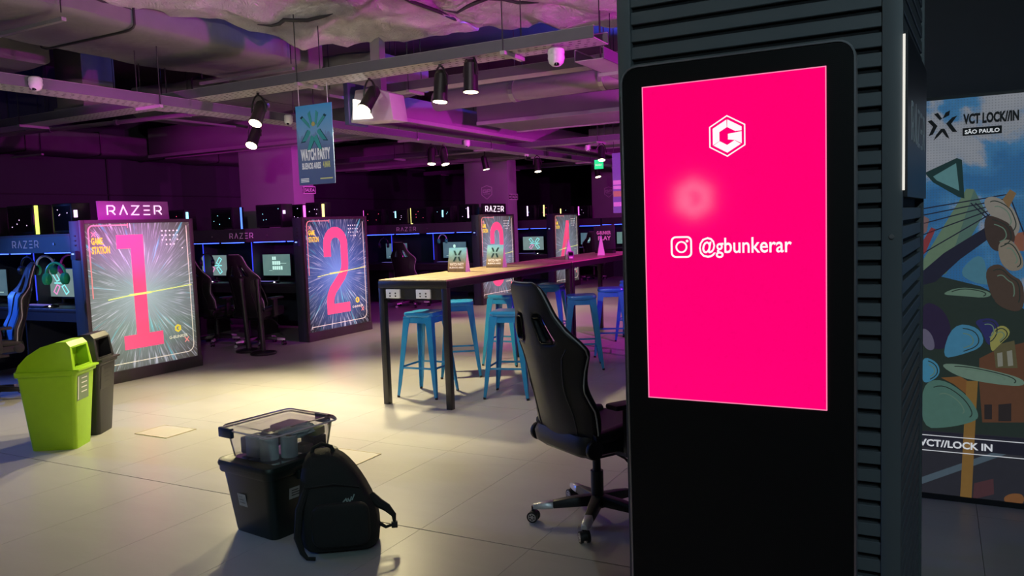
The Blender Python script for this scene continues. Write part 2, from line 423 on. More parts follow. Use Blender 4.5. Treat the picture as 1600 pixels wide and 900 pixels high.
ic.ring(rrect(cx - .036, cx + .036, cz - .036, cz + .036, .017), rrect(cx - .030, cx + .030, cz - .030, cz + .030, .012), -.0045, -.0035)
ic.ring(arc(cx, cz, .020, 0, 342, 19), arc(cx, cz, .0145, 0, 342, 19), -.0045, -.0035)
ic.prism(arc(cx + .0195, cz + .0195, .0045, 0, 324, 9), -.0045, -.0035)
ic.build('camera_icon', white_e, scr)
put_text(MB(), '@gbunkerar', -.693 + .585, -.402 + .585, 1.463, 1.532, -.0045, .012).build('handle_text', white_e, scr)
# ------------------------------------------------------------------ illuminated game-station signs
def burst_material(name, cx, cz, centre, mid, edge, strength):
    m, nt, b = nodes(name)
    tc = nt.nodes.new('ShaderNodeTexCoord'); sp = nt.nodes.new('ShaderNodeSeparateXYZ'); nt.links.new(tc.outputs['Object'], sp.inputs[0])
    dx = M_(nt, 'SUBTRACT', sp.outputs[0], cx); dz = M_(nt, 'SUBTRACT', sp.outputs[2], cz)
    r = M_(nt, 'SQRT', M_(nt, 'ADD', M_(nt, 'MULTIPLY', dx, dx), M_(nt, 'MULTIPLY', dz, dz)))
    a = M_(nt, 'ARCTAN2', dz, dx)
    def streak(ka, kr, lo, hi, seed):
        cb = nt.nodes.new('ShaderNodeCombineXYZ')
        nt.links.new(M_(nt, 'MULTIPLY', a, ka), cb.inputs[0]); nt.links.new(M_(nt, 'MULTIPLY', r, kr), cb.inputs[1]); cb.inputs[2].default_value = seed
        n = noise(nt, cb.outputs[0], 1.0, 2, .5)
        mr = nt.nodes.new('ShaderNodeMapRange'); mr.inputs['From Min'].default_value = lo; mr.inputs['From Max'].default_value = hi
        nt.links.new(n, mr.inputs['Value']); return mr.outputs[0]
    s1 = streak(34, 3.2, .57, .74, 3.1); s2 = streak(70, 5.5, .58, .78, 8.7); s3 = streak(14, 2.0, .62, .76, 5.5)
    base = ramp(nt, r, [(.0, centre), (.42, mid), (.98, edge)])
    fade = M_(nt, 'MINIMUM', M_(nt, 'MULTIPLY', r, 2.6), 1.0)
    c = mixc(nt, M_(nt, 'MULTIPLY', M_(nt, 'MULTIPLY', s2, fade), .42), base, (.75, .85, 1.0))
    c = mixc(nt, M_(nt, 'MULTIPLY', M_(nt, 'MULTIPLY', s1, fade), .62), c, (.85, .92, 1.0))
    c = mixc(nt, M_(nt, 'MULTIPLY', M_(nt, 'MULTIPLY', s3, fade), .5), c, (.15, .85, .95))
    nt.links.new(mixc(nt, .25, c, (.01, .01, .012)), b.inputs['Base Color']); nt.links.new(c, b.inputs['Emission Color'])
    b.inputs['Emission Strength'].default_value = strength; b.inputs['Roughness'].default_value = .3
    return m
num_pink = mat('number_pink', (.85, .10, .22), .35, emit=(1.0, .10, .24), es=.72)
yellow_print = mat('yellow_backlit', (.8, .6, .05), .4, emit=(.95, .72, .05), es=.75)
dot_print = mat('white_backlit', (.8, .8, .75), .4, emit=(1, .95, .85), es=.8)
line_pink = mat('pink_backlit_line', (.8, .3, .3), .4, emit=(1, .35, .3), es=.55)
line_pale = mat('pale_backlit_line', (.8, .75, .6), .4, emit=(.9, .85, .65), es=.6)
line_lime = mat('lime_backlit_line', (.7, .8, .2), .4, emit=(.75, .9, .2), es=.9)
spark = mat('cyan_backlit', (.3, .8, .85), .4, emit=(.15, .75, .85), es=.9)
stand_frame = mat('stand_frame_laminate', (.055, .048, .048), .45, var=.12)
stand_body = mat('stand_body_laminate', (.03, .045, .06), .5)
SW, SHT = 1.43, 1.79
N1 = [(.41, 1.47), (.41, 1.62), (.74, 1.62), (.74, .50), (.92, .50), (.92, .345), (.42, .345), (.42, .50), (.58, .50), (.58, 1.47)]
def number_mesh(n):
    mb = MB(); y0, y1 = -.008, -.004; wd = .155
    if n == 1: mb.prism([(.41, 1.47), (.41, 1.62), (.74, 1.62), (.74, 1.47)], y0, y1); mb.prism([(.58, .50), (.58, 1.47), (.74, 1.47), (.74, .50)], y0, y1); mb.prism([(.42, .345), (.42, .50), (.92, .50), (.92, .345)], y0, y1)
    elif n == 2:
        mb.stroke([(.495, 1.20), (.495, 1.38)] + arc(.685, 1.38, .19, 172, 8, 10, .18) + [(.875, 1.38), (.875, 1.08), (.86, .99), (.80, .90), (.58, .70), (.53, .62), (.51, .54), (.51, .345)], wd, y0, y1)
        mb.prism([(.59, .345), (.59, .49), (.95, .49), (.95, .345)], y0, y1)
    elif n == 3:
        mb.stroke([(.495, 1.20), (.495, 1.38)] + arc(.685, 1.38, .19, 172, 8, 10, .18) + [(.875, 1.38), (.875, 1.14), (.84, 1.05), (.74, .985), (.84, .92), (.875, .83), (.875, .58)] + arc(.685, .58, .19, -8, -172, 10, .18) + [(.495, .58), (.495, .76)], wd, y0, y1)
    else:
        mb.prism([(.70, .345), (.70, 1.62), (.86, 1.62), (.86, .345)], y0, y1)
        mb.stroke([(.78, 1.58), (.44, .74)], wd, y0, y1); mb.prism([(.36, .60), (.36, .75), (1.0, .75), (1.0, .60)], y0, y1)
    return mb
def stand(n, Y0, centre, mid, edge, st, lab, brand=None):
    t = thing('game_station_sign', lab, 'sign', (-7.93, Y0, 0), PI / 2, 'numbered station signs')
    MB().box(0, SW, .03, .20, 0, SHT - .005).build('body', stand_body, t, bevel=.004)
    fr = MB(); fr.box(0, .045, 0, .04, .10, SHT); fr.box(SW - .045, SW, 0, .04, .10, SHT); fr.box(.045, SW - .045, 0, .04, SHT - .04, SHT)
    fr.build('frame', stand_frame, t, bevel=.003)
    MB().box(-.004, SW + .004, -.012, .04, 0, .13).build('plinth', stand_frame, t, bevel=.003)
    pn = MB().box(.045, SW - .045, .016, .03, .13, SHT - .04).build('backlit_print', burst_material('starburst_print_%d' % n, .70, .95, centre, mid, edge, st), t, label='backlit starburst print with pink number %d' % n)
    off = .020
    def P(mb, nm, mt):
        mb.v = [(x, y + off, z) for x, y, z in mb.v]; return mb.build(nm, mt, pn)
    P(number_mesh(n), 'number', num_pink)
    tx = MB(); put_text(tx, 'GAME.', .115, .255, 1.525, 1.60, -.007, .035); put_text(tx, 'STATION', .115, .325, 1.425, 1.505, -.007, .035)
    P(tx, 'station_lettering', yellow_print)
    d = MB()
    for j in range(4):
        for i in range(5):
            if (j == 2 and i == 3) or (j == 3 and i in (0, 4)): continue
            cx, cz = 1.0 + i * .052, 1.655 - j * .053
            d.prism([(cx - .008, cz - .008), (cx + .008, cz - .008), (cx + .008, cz + .008), (cx - .008, cz + .008)], -.007, -.004)
    d.prism([(1.26, 1.44), (1.274, 1.44), (1.274, 1.454), (1.26, 1.454)], -.007, -.004)
    P(d, 'dot_pattern', dot_print)['kind'] = 'stuff'
    l = MB(); l.stroke([(.09, .95)] + [(.09, 1.64)] + arc(.15, 1.67, .06, 180, 90, 5) + [(.56, 1.73)], .012, -.007, -.004)
    l.stroke([(.56, 1.70), (.56, 1.755)], .008, -.007, -.004)
    P(l, 'pink_corner_line', line_pink)
    for cx, cz, s_, w_ in ((.145, 1.635, .025, .008), (1.245, .35, .028, .012)):
        l = MB(); l.stroke([(cx - s_, cz - s_), (cx + s_, cz + s_)], w_, -.007, -.004); l.stroke([(cx - s_, cz + s_), (cx + s_, cz - s_)], w_, -.007, -.004)
        P(l, 'cross_mark', line_pink)
    l = MB(); l.stroke([(1.34, 1.71)] + [(1.34, .32)] + arc(1.25, .29, .09, 0, -90, 5) + [(.10, .20), (.10, .17)], .009, -.007, -.004)
    P(l, 'pale_corner_line', line_pale)
    l = MB(); l.stroke([(.26, .92), (.52, .945)], .010, -.010, -.006); l.stroke([(.80, .962), (1.36, 1.0)], .010, -.010, -.006); l.stroke([(.52, .948), (.80, .96)], .022, -.010, -.0085)
    P(l, 'glowing_streak', line_lime)
    l = MB()
    for k in range(12):
        a = random.uniform(0, 2 * PI); r0 = random.uniform(.2, .5); r1 = r0 + random.uniform(.05, .16)
        p = [(.70 + r * math.cos(a) * .9, .95 + r * math.sin(a) * 1.15) for r in (r0, r1)]
        if not (.12 < p[1][0] < 1.3 and .25 < p[1][1] < 1.65): continue
        l.stroke(p, .012, -.0032, -.002)
    P(l, 'cyan_sparks', spark)['kind'] = 'stuff'
    lg = MB(); g_logo(lg, 1.13, .50, .06, -.007, -.004, False)
    P(lg, 'hexagon_logo', yellow_print)
    lg = MB(); put_text(lg, 'G-BUNKER', 1.0, 1.26, .385, .42, -.007, .02)
    P(lg, 'brand_lettering', line_pale)
    # switches on the near side panel
    for k in range(3): MB().box(-.006, 0, .10, .125, 1.62 - k * .05, 1.635 - k * .05).build('switch', dark_metal, t)
    bx = MB().box(-.03, 0, .08, .16, 1.38, 1.47).build('control_box', mat('control_box_blue', (.02, .03, .09), .4), t)
    MB().box(-.033, -.03, .10, .14, 1.43, 1.445).build('display', emitter('control_display', (.3, .45, 1), 1.5), bx)
    return t
stand(1, 5.25, (.42, .60, .57), (.25, .34, .32), (.09, .085, .07), .72, 'illuminated station sign with pink number 1 beside the green bin')  # paler colours hold the haze of spotlights falling on this print
stand(2, 8.57, (.20, .38, .75), (.07, .14, .34), (.012, .012, .016), .75, 'illuminated station sign with pink number 2 left of the bar table')
stand(3, 13.52, (.25, .45, .55), (.18, .26, .30), (.07, .055, .03), .70, 'illuminated station sign with pink number 3 behind the bar table')
stand(4, 16.95, (.30, .42, .45), (.20, .26, .28), (.07, .06, .04), .60, 'illuminated station sign with pink number 4, farthest from the viewer')

# brand boards standing on signs 1 and 3
sign_board = mat('brand_board', (.11, .09, .12), .5)
for (yc, hwid, zz, hh, m_, e_, lab) in ((5.96, .44, SHT, .205, mat('brand_board_plum', (.20, .11, .20), .5), .9, 'plum brand board with white letters on top of sign one'),
                                   (14.25, .48, SHT, .22, black, 1.6, 'black brand board with glowing white letters on top of sign three')):
    t = thing('brand_board', lab, 'sign', (-8.0, yc, zz), PI / 2)
    MB().prism([(-hwid, 0), (hwid + .01, 0), (hwid, hh), (-hwid - .01, hh)], 0, .03).build('board', m_, t, bevel=.003)
    lm_ = mat('brand_letters_lit', (.8, .75, .8), .4, emit=(1, .8, .95), es=e_)
    for k in range(5): razer(MB(), -hwid * .78, hwid * .78, hh * .27, hh * .75, -.008, -.001, .012, k).build('letter', lm_, t)
    MB().box(-hwid * .8, -hwid * .7, .03, .08, 0, .015).box(hwid * .7, hwid * .8, .03, .08, 0, .015).build('foot', dark_metal, t)

# ------------------------------------------------------------------ desk rows
led_blue = emitter('blue_led_strip', (.03, .07, 1.0), 9)
led_dim = emitter('dim_blue_led', (.03, .05, .9), 1.6)
desk_mat = mat('dark_desk_laminate', (.025, .026, .032), .45)
header_letters = mat('header_letters', (.85, .82, .88), .45)
header_mat = mat('header_laminate', (.06, .055, .075), .5)
blue_lit_head = mat('header_laminate_blue_lit', (.04, .10, .15), .5)  # header laminate with the blue light on it put into its colour
ROWS = [5.25, 8.57, 13.52, 16.95, 20.35]
ROWD = 1.43
XE = -8.13
def row(k, Y0, xl, txts, segs, lab, hm):
    t = thing('gaming_desk', lab, 'desk', (XE, Y0, 0), 0, 'desk rows')
    L = xl - XE
    MB().box(L, 0, 0, ROWD, 1.63, 1.655).build('shelf', header_mat, t)
    h = MB().box(L, 0, 0, .025, 1.455, 1.63).build('header_board', hm, t)
    for x in txts: razer(MB(), x - XE - .24, x - XE + .24, 1.515, 1.59, -.004, -.0005, .011).build('header_lettering', header_letters, h)
    for x in txts:
        for dx in (-.62, .52): MB().cyl((x - XE + dx, -.008, 1.55), (x - XE + dx, 0, 1.55), .014, n=10).build('cap', silver, h)
    MB().box(L, 0, ROWD - .025, ROWD, 1.455, 1.63).build('rear_header_board', hm, t)
    MB().box(L, 0, .70, .73, .2, 1.63).build('divider', navy_board, t)
    d = MB().box(L, 0, .03, .70, .80, .84).build('desk_top', desk_mat, t, bevel=.004)
    MB().box(L, 0, .73, ROWD - .03, .80, .84).build('rear_desk_top', desk_mat, t)
    MB().box(L, 0, .04, .06, .70, .80).build('apron', desk_mat, t)
    x = -.02
    while x > L + .1:
        MB().box(x - .02, x, .10, .70, 0, .80).build('leg_panel', desk_mat, t)
        if x < -.5:
            p = MB().box(x - .015, x + .015, .25, .70, .84, 1.455).build('partition', navy_board, t)
            MB().box(x - .006, x + .006, .244, .25, .9, 1.45).build('partition_light', led_dim if x % .3 > .12 else led_dim, p)
        x -= 1.06
    for a, b in segs:
        MB().box(a - XE, b - XE, .004, .022, 1.447, 1.456).build('light_strip', led_blue, t, label='glowing blue light strip')
    return t
row(1, ROWS[0], -13.1, [-8.93, -11.6], [(-10.4, -9.95), (-9.88, -9.30), (-9.23, -8.88), (-8.60, -8.14)], 'dark blue desk row with lit header left of sign one', blue_lit_head)
row(2, ROWS[1], -13.1, [-9.15, -11.9], [(-11.2, -10.75), (-10.68, -10.15), (-10.12, -9.65), (-9.58, -9.12), (-8.91, -8.30), (-8.25, -8.14)], 'desk row with lit plum header between signs one and two', header_mat)
row(3, ROWS[2], -13.1, [-9.70, -12.2], [(-11.3, -10.85), (-10.78, -10.03), (-9.97, -9.40), (-9.20, -8.55), (-8.48, -8.15)], 'desk row with lit header between signs two and three', header_mat)
row(4, ROWS[3], -13.1, [-10.6], [(-10.3, -9.8), (-9.7, -9.05), (-8.98, -8.62), (-8.56, -8.15)], 'desk row with lit header between signs three and four', header_mat)
row(5, ROWS[4], -13.1, [-9.9], [(-9.5, -8.85), (-8.75, -8.15)], 'desk row behind sign four, farthest of the rows', header_mat)
# the last row runs on past the kiosk
t = thing('gaming_desk', 'short desk at the far end beside the kiosk column', 'desk', (-8.1, ROWS[4], 0), 0, 'desk rows')
MB().box(0, 1.6, 0, .9, 1.63, 1.655).build('shelf', header_mat, t); MB().box(0, 1.6, 0, .025, 1.47, 1.63).build('header_board', header_mat, t)
MB().box(0, 1.6, .05, .75, .80, .84).build('desk_top', desk_mat, t); MB().box(0, 1.6, .75, .78, 0, 1.63).build('divider', navy_board, t)
for x in (0, 1.57): MB().box(x, x + .03, .05, .75, 0, 1.63).build('leg_panel', desk_mat, t)
MB().box(.02, .70, .004, .022, 1.46, 1.47).build('light_strip', led_blue, t); MB().box(.78, 1.5, .004, .022, 1.46, 1.47).build('light_strip', led_blue, t)
# ------------------------------------------------------------------ monitors, computers, keyboards, headsets
def screen_glow(name, c0, c1, s):
    m, nt, b = nodes(name)
    tc = nt.nodes.new('ShaderNodeTexCoord'); n = noise(nt, tc.outputs['Object'], 5, 3)
    c = mixc(nt, n, c0, c1); nt.links.new(c, b.inputs['Emission Color']); b.inputs['Emission Strength'].default_value = s
    b.inputs['Base Color'].default_value = (.01, .01, .01, 1); b.inputs['Roughness'].default_value = .25
    return m
scr_teal = screen_glow('teal_desktop', (.16, .26, .26), (.30, .40, .40), .75)
scr_green = screen_glow('green_desktop', (.10, .24, .24), (.24, .38, .34), .7)
scr_blue = screen_glow('blue_desktop', (.06, .14, .20), (.16, .26, .34), .7)
cy_e = emitter('cyan_graphic', (.25, .85, .85), 1.1); pk_e = emitter('pink_graphic', (.9, .3, .65), 1.0); wt_e = emitter('pale_graphic', (.6, .95, .85), 1.0)
def monitor(name, kind):
    t = thing(name, 'x', 'monitor')
    MB().lathe([(.12, 0), (.12, .012), (.03, .02)], 20).build('foot', black, t)
    MB().cyl((0, .02, .01), (0, .02, .12), .018).build('neck', black, t)
    MB().box(-.29, .29, -.012, .02, .07, .425).build('bezel', black, t, bevel=.005)
    s = MB().box(-.278, .278, -.015, -.011, .092, .413).build('screen', {'x': scr_teal, 'list': scr_green, 'team': scr_blue}[kind], t, label='lit screen')
    y0, y1 = -.0175, -.015
    if kind == 'x':
        g1 = MB(); cx, cz = .03, .25
        for sx in (-1, 1):
            g1.stroke([(cx + sx * .02, cz + .04), (cx + sx * .09, cz + .13), (cx + sx * .14, cz + .10), (cx + sx * .07, cz + .02)], .014, y0, y1, True)
        g1.stroke([(cx - .12, cz), (cx + .14, cz)], .016, y0, y1); g1.build('emblem_top', cy_e, s)
        g2 = MB()
        g2.stroke([(cx + .02, cz - .04), (cx + .09, cz - .13), (cx + .14, cz - .10), (cx + .07, cz - .02)], .014, y0, y1, True); g2.build('emblem_right', cy_e, s)
        g2 = MB(); g2.stroke([(cx - .02, cz - .04), (cx - .09, cz - .13), (cx - .14, cz - .10), (cx - .07, cz - .02)], .014, y0, y1, True); g2.build('emblem_left', pk_e, s)
    elif kind == 'list':
        g1 = MB()
        for j, (w_, h_, n_) in enumerate(((.06, .05, 2), (.16, .055, 4), (.20, .055, 5))):
            for i in range(n_): g1.prism([(-.08 + i * .042, .33 - j * .075), (-.048 + i * .042, .33 - j * .075), (-.048 + i * .042, .33 + h_ - j * .075), (-.08 + i * .042, .33 + h_ - j * .075)], y0, y1)
        g1.prism([(.06, .275), (.2, .275), (.2, .279), (.06, .279)], y0, y1); g1.prism([(-.15, .165), (-.09, .165), (-.09, .169), (-.15, .169)], y0, y1)
        g1.build('headline', wt_e, s)
    else:
        g1 = MB()
        for cx, cz, r in ((0, .33, .03), (0, .27, .018), (-.06, .2, .022), (.07, .2, .022), (0, .21, .02)): g1.prism(arc(cx, cz, r, 0, 330, 11, r * 1.2), y0, y1)
        g1.prism([(-.2, .13), (.2, .13), (.2, .135), (-.2, .135)], y0, y1); g1.build('roster', wt_e, s)
    return t
mon = {k: monitor('monitor', k) for k in ('x', 'list', 'team')}
MU = {}
def put_mon(kind, x, y, label):
    p = mon[kind]; o = p if not MU.get(kind) else copy_tree(p); MU[kind] = 1
    o.location = (x, y, .84); o['label'] = label; o['group'] = 'monitors on the desk rows'
for kind, x, yi, label in (('x', -9.02, 0, 'monitor with cross emblem half hidden by sign one'), ('team', -10.35, 0, 'lit monitor at the left edge of the picture'), ('list', -11.6, 0, 'monitor on the first desk row beyond the left edge'),
                        ('x', -10.22, 1, 'monitor with pale cross emblem just right of sign one'), ('list', -8.88, 1, 'monitor with block headline just left of sign two'),
                        ('team', -10.27, 2, 'monitor with team roster just right of sign two'), ('team', -8.80, 2, 'monitor with roster behind the nearest table card'),
                        ('x', -8.70, 3, 'monitor with glowing emblem between signs three and four'), ('team', -8.62, 4, 'monitor right of sign four behind the pink card')):
    put_mon(kind, x, ROWS[yi] + .42, label)
put_mon('list', -7.55, ROWS[4] + .45, 'monitor on the far desk beside the kiosk column')

# desktop computers on the shelves
case_m = mat('computer_case', (.012, .012, .016), .3)
glass_m = mat('smoked_side_glass', (.006, .006, .01), .08, coat=.5)
RGB = {'lime': (.75, .9, .12), 'blue': (.08, .2, 1), 'magenta': (.95, .12, .8), 'violet': (.85, .55, 1), 'yellow': (1, .85, .25), 'cyan': (.3, .8, 1), 'red': (.9, .08, .2)}
rgb_m = {k: emitter('%s_case_light' % k, c, 2.2) for k, c in RGB.items()}
def pc(x, y, w_, h_, colr, side, label, dx=None, zs=(0.02, .32), specks=True):
    t = thing('desktop_computer', label, 'computer', (x, y, 1.655), 0, 'computers on the desk shelves')
    MB().box(-w_ / 2, w_ / 2, 0, .22, .012, h_).build('case', case_m, t, bevel=.006)
    MB().box(-w_ / 2 + .03, w_ / 2 - .03, -.004, .002, .04, h_ - .03).build('side_glass', glass_m, t)
    for fx in (-.4, .4): MB().box(fx * w_ - .02, fx * w_ + .02, .03, .19, 0, .013).build('foot', black, t)
    xs = side * (w_ / 2 + .008) if dx is None else dx
    MB().box(xs - .014, xs + .014, .02 if dx is None else -.012, .05 if dx is None else -.003, zs[0], min(zs[1], h_ - .01)).build('light_bar', rgb_m[colr], t, label='%s glowing light bar' % colr)
    if specks:
        s = MB()
        for k in range(4):
            a, c = random.uniform(-w_ / 2 + .06, w_ / 2 - .06), random.uniform(.08, h_ - .06)
            s.prism(arc(a, c, .006, 0, 300, 5), -.006, -.004)
        s.build('fan_specks', rgb_m[random.choice(['violet', 'red', 'cyan'])], t)['kind'] = 'stuff'
    return t
Y = ROWS
pc(-9.33, Y[0] + .2, .50, .345, 'lime', 1, 'dark computer with lime light bar on the first shelf', zs=(.01, .34))
pc(-8.62, Y[0] + .25, .36, .34, 'violet', 1, 'dark computer with violet specks left of the plum board', zs=(.18, .26))
pc(-10.1, Y[0] + .2, .46, .345, 'magenta', 1, 'dark computer with magenta bar at the left edge', zs=(.05, .3))
pc(-10.75, Y[1] + .15, .46, .34, 'cyan', 1, 'dark computer behind the plum brand board', zs=(.1, .3))
pc(-9.70, Y[1] + .15, .48, .335, 'blue', 1, 'dark computer with blue light bar beside the column foot', dx=.42, zs=(.0, .335))
pc(-8.72, Y[1] + .15, .52, .345, 'violet', 1, 'dark computer with faint specks left of the exit plate', zs=(.2, .25))
pc(-8.28, Y[1] + .62, .30, .36, 'yellow', 1, 'tall dark computer on the shelf end behind sign two', zs=(.03, .33))
pc(-9.0, Y[1] + 1.0, .30, .36, 'magenta', 1, 'computer with magenta bar behind sign two', zs=(.0, .34))
pc(-10.7, Y[2] + .2, .5, .34, 'magenta', -1, 'computer with tall magenta bar right of sign two', zs=(-.0, .4))
pc(-10.0, Y[2] + .2, .42, .33, 'cyan', -1, 'computer with short cyan bar on the third shelf', dx=-.1, zs=(.14, .28))
pc(-9.50, Y[2] + .2, .42, .34, 'yellow', -1, 'computer with tall yellow bar on the third shelf', zs=(.0, .38))
pc(-8.95, Y[2] + .25, .42, .34, 'cyan', -1, 'computer with pink and cyan specks right of the yellow bar', dx=.0, zs=(.12, .26))
pc(-8.42, Y[2] + .3, .36, .36, 'violet', -1, 'computer with violet bar left of the black brand board', dx=.05, zs=(.08, .30))
pc(-8.25, Y[2] + .95, .26, .36, 'blue', 1, 'computer with blue bar at the end of the third shelf', zs=(.02, .34))
pc(-9.35, Y[3] + .2, .45, .34, 'cyan', -1, 'computer with small cyan light on the fourth shelf', dx=.1, zs=(.05, .18))
pc(-8.72, Y[3] + .2, .4, .36, 'violet', -1, 'computer with violet bar left of sign four', dx=.0, zs=(.1, .34))
pc(-8.35, Y[3] + .3, .3, .36, 'yellow', -1, 'computer with slim yellow bar behind sign four', dx=.02, zs=(.08, .38))
pc(-9.3, Y[4] + .2, .45, .36, 'yellow', -1, 'computer with pale yellow bar above sign four', dx=-.1, zs=(.1, .3))
pc(-8.75, Y[4] + .2, .4, .36, 'magenta', -1, 'computer with magenta bar on the far shelf', dx=-.1, zs=(.1, .34))
pc(-6.95, Y[4] + .2, .4, .36, 'violet', -1, 'computer with violet bar at the kiosk column edge', dx=-.05, zs=(.1, .36))

# keyboards and mice, seen as small glints
kb_m = mat('keyboard', (.015, .015, .018), .5); key_e = emitter('key_glow', (.25, .2, .8), .5)
kb = thing('keyboard', 'x', 'keyboard')
MB().box(-.21, .21, -.07, .07, 0, .02).build('body', kb_m, kb, bevel=.004)
for r in range(4): MB().box(-.2, .2, -.055 + r * .03, -.035 + r * .03, .02, .025).build('key_row', key_e, kb)
ms = thing('mouse', 'x', 'mouse')
MB().loft([[(.032 * s_ * math.cos(a), .055 * s_ * math.sin(a), z) for a in [2 * PI * q / 12 for q in range(12)]] for s_, z in ((1, 0), (1, .012), (.8, .028), (.35, .036))]).build('shell', black, ms, smooth=True)
MB().box(-.012, .012, -.056, -.046, .012, .022).build('glow', emitter('mouse_glow', (.9, .9, 1), 4), ms)
first = True
KB = [(0, -9.0, 'beside sign one'), (0, -10.3, 'at the left edge'), (1, -10.2, 'right of sign one'), (1, -8.9, 'left of sign two'), (2, -10.2, 'right of sign two'), (2, -8.8, 'left of sign three'), (3, -8.7, 'left of sign four'), (4, -8.6, 'right of sign four')]
for i, (ri, x, wh) in enumerate(KB):
    k = kb if i == 0 else copy_tree(kb); k.location = (x - .05, Y[ri] + .16, .84); k['label'] = 'glowing keyboard on the desk ' + wh; k['group'] = 'keyboards'
    k = ms if i == 0 else copy_tree(ms); k.location = (x + .26, Y[ri] + .15, .84); k['label'] = 'small lit mouse on the desk ' + wh; k['group'] = 'mice'

# headsets hanging under the headers
def headset(name, cup, band):
    t = thing(name, 'x', 'headset')
    MB().tube([(.085 * math.cos(a), 0, -.09 + .10 * math.sin(a)) for a in [PI * q / 14 for q in range(15)]], .011, 8).build('headband', band, t, smooth=True)
    for s in (-1, 1):
        c = MB().loft([[(s * (.085 + d) , .042 * f * math.cos(a), -.125 + .05 * f * math.sin(a)) for a in [2 * PI * q / 14 for q in range(14)]] for d, f in ((-.03, .75), (-.02, 1), (.012, 1), (.022, .7))]).build('ear_cup', cup, t, smooth=True)
    MB().cyl((0, 0, .01), (0, .0, .045), .006).build('hook', dark_metal, t)
    return t
green_p = mat('green_headset_plastic', (.04, .60, .22), .35); pink_p = mat('pink_headset_plastic', (.9, .05, .42), .35)
hs = {'g': headset('headset', green_p, green_p), 'k': headset('headset', black, black), 'p': headset('headset', pink_p, pink_p), 'w': headset('headset', green_p, white_plastic)}
HU = {}
for key, x, y, z, rz, s, label in (('w', -8.86, Y[0] + .16, 1.405, .5, 1.15, 'headset with pale band and green cup on the first desk row'), ('k', -9.0, Y[0] + .05, 1.40, .2, 1.1, 'black headset hanging left of the green headset'),
                              ('p', -8.62, Y[0] + .3, 1.41, .7, 1.15, 'pink headset hanging on the first desk row'), ('g', -8.52, Y[0] + .06, 1.33, .4, 1.3, 'green headset hanging beside sign one'),
                              ('k', -10.15, Y[1] + .2, 1.28, .9, 1.1, 'black headset hanging before the cross emblem screen'), ('k', -10.45, Y[2] + .2, 1.36, .6, 1.1, 'black headset hanging right of sign two'), ('w', -8.95, Y[2] + .2, 1.41, .3, 1.0, 'headset with pale band on the third desk row')):
    p = hs[key]; o = p if not HU.get(key) else copy_tree(p); HU[key] = 1
    o.location = (x, y, z); o.rotation_euler = (0, 0, rz); o.scale = (s, s, s); o['label'] = label; o['group'] = 'hanging headsets'
# ------------------------------------------------------------------ bar table
wood_m, nt, b = nodes('pale_oak_top')
tc = nt.nodes.new('ShaderNodeTexCoord'); mp = nt.nodes.new('ShaderNodeMapping'); mp.inputs['Scale'].default_value = (14, 1.2, 14); nt.links.new(tc.outputs['Object'], mp.inputs[0])
gr = noise(nt, mp.outputs[0], 3, 5, .6, .4)
nt.links.new(ramp(nt, gr, [(.3, (.36, .26, .15)), (.55, (.46, .35, .21)), (.75, (.52, .41, .26))]), b.inputs['Base Color']); b.inputs['Roughness'].default_value = .38
table_metal = mat('black_table_steel', (.022, .020, .021), .38, .1)
TX, TZ = (-4.44, -3.71), 1.135
def bar_table(y0, y1, lab, sockets):
    t = thing('bar_table', lab, 'table', (TX[0], y0, 0), 0, 'bar tables in line')
    W, L = TX[1] - TX[0], y1 - y0
    npl = 5
    for k in range(npl): MB().box(.004 + k * (W - .008) / npl + .0008, .004 + (k + 1) * (W - .008) / npl - .0008, .004, L - .004, TZ - .022, TZ).build('plank', wood_m, t, bevel=.0015, seg=1)
    r = MB(); 
    MB().box(0, W, 0, .05, TZ - .075, TZ - .012).build('end_rail', table_metal, t, bevel=.002); MB().box(0, W, L - .05, L, TZ - .075, TZ - .012).build('end_rail', table_metal, t, bevel=.002)
    MB().box(0, .05, .05, L - .05, TZ - .075, TZ - .012).build('side_rail', table_metal, t, bevel=.002); MB().box(W - .05, W, .05, L - .05, TZ - .075, TZ - .012).build('side_rail', table_metal, t, bevel=.002)
    for x in (0, W - .055):
        for y in (0, L - .055): MB().box(x, x + .055, y, y + .055, 0, TZ - .075).build('leg', table_metal, t, bevel=.002)
    if sockets:
        bx = MB().box(.055, W - .055, .012, .10, TZ - .175, TZ - .075).build('socket_rail', table_metal, t)
        for x in (.085, .41):
            s = MB().box(x, x + .15, -.006, .012, TZ - .165, TZ - .085).build('socket_plate', white_plastic, bx, bevel=.003, label='white double power socket')
            for ox in (.03, .09):
                for oz in (.02, .045): MB().cyl((x + ox + .015, -.0075, TZ - .165 + oz), (x + ox + .015, -.005, TZ - .165 + oz), .008, n=8).build('outlet', dark_metal, s)
    return t
bar_table(5.72, 8.36, 'pale wooden bar table with black steel frame, nearest of the line', True)
bar_table(8.39, 11.0, 'farther bar table with black steel frame running behind the kiosk', False)

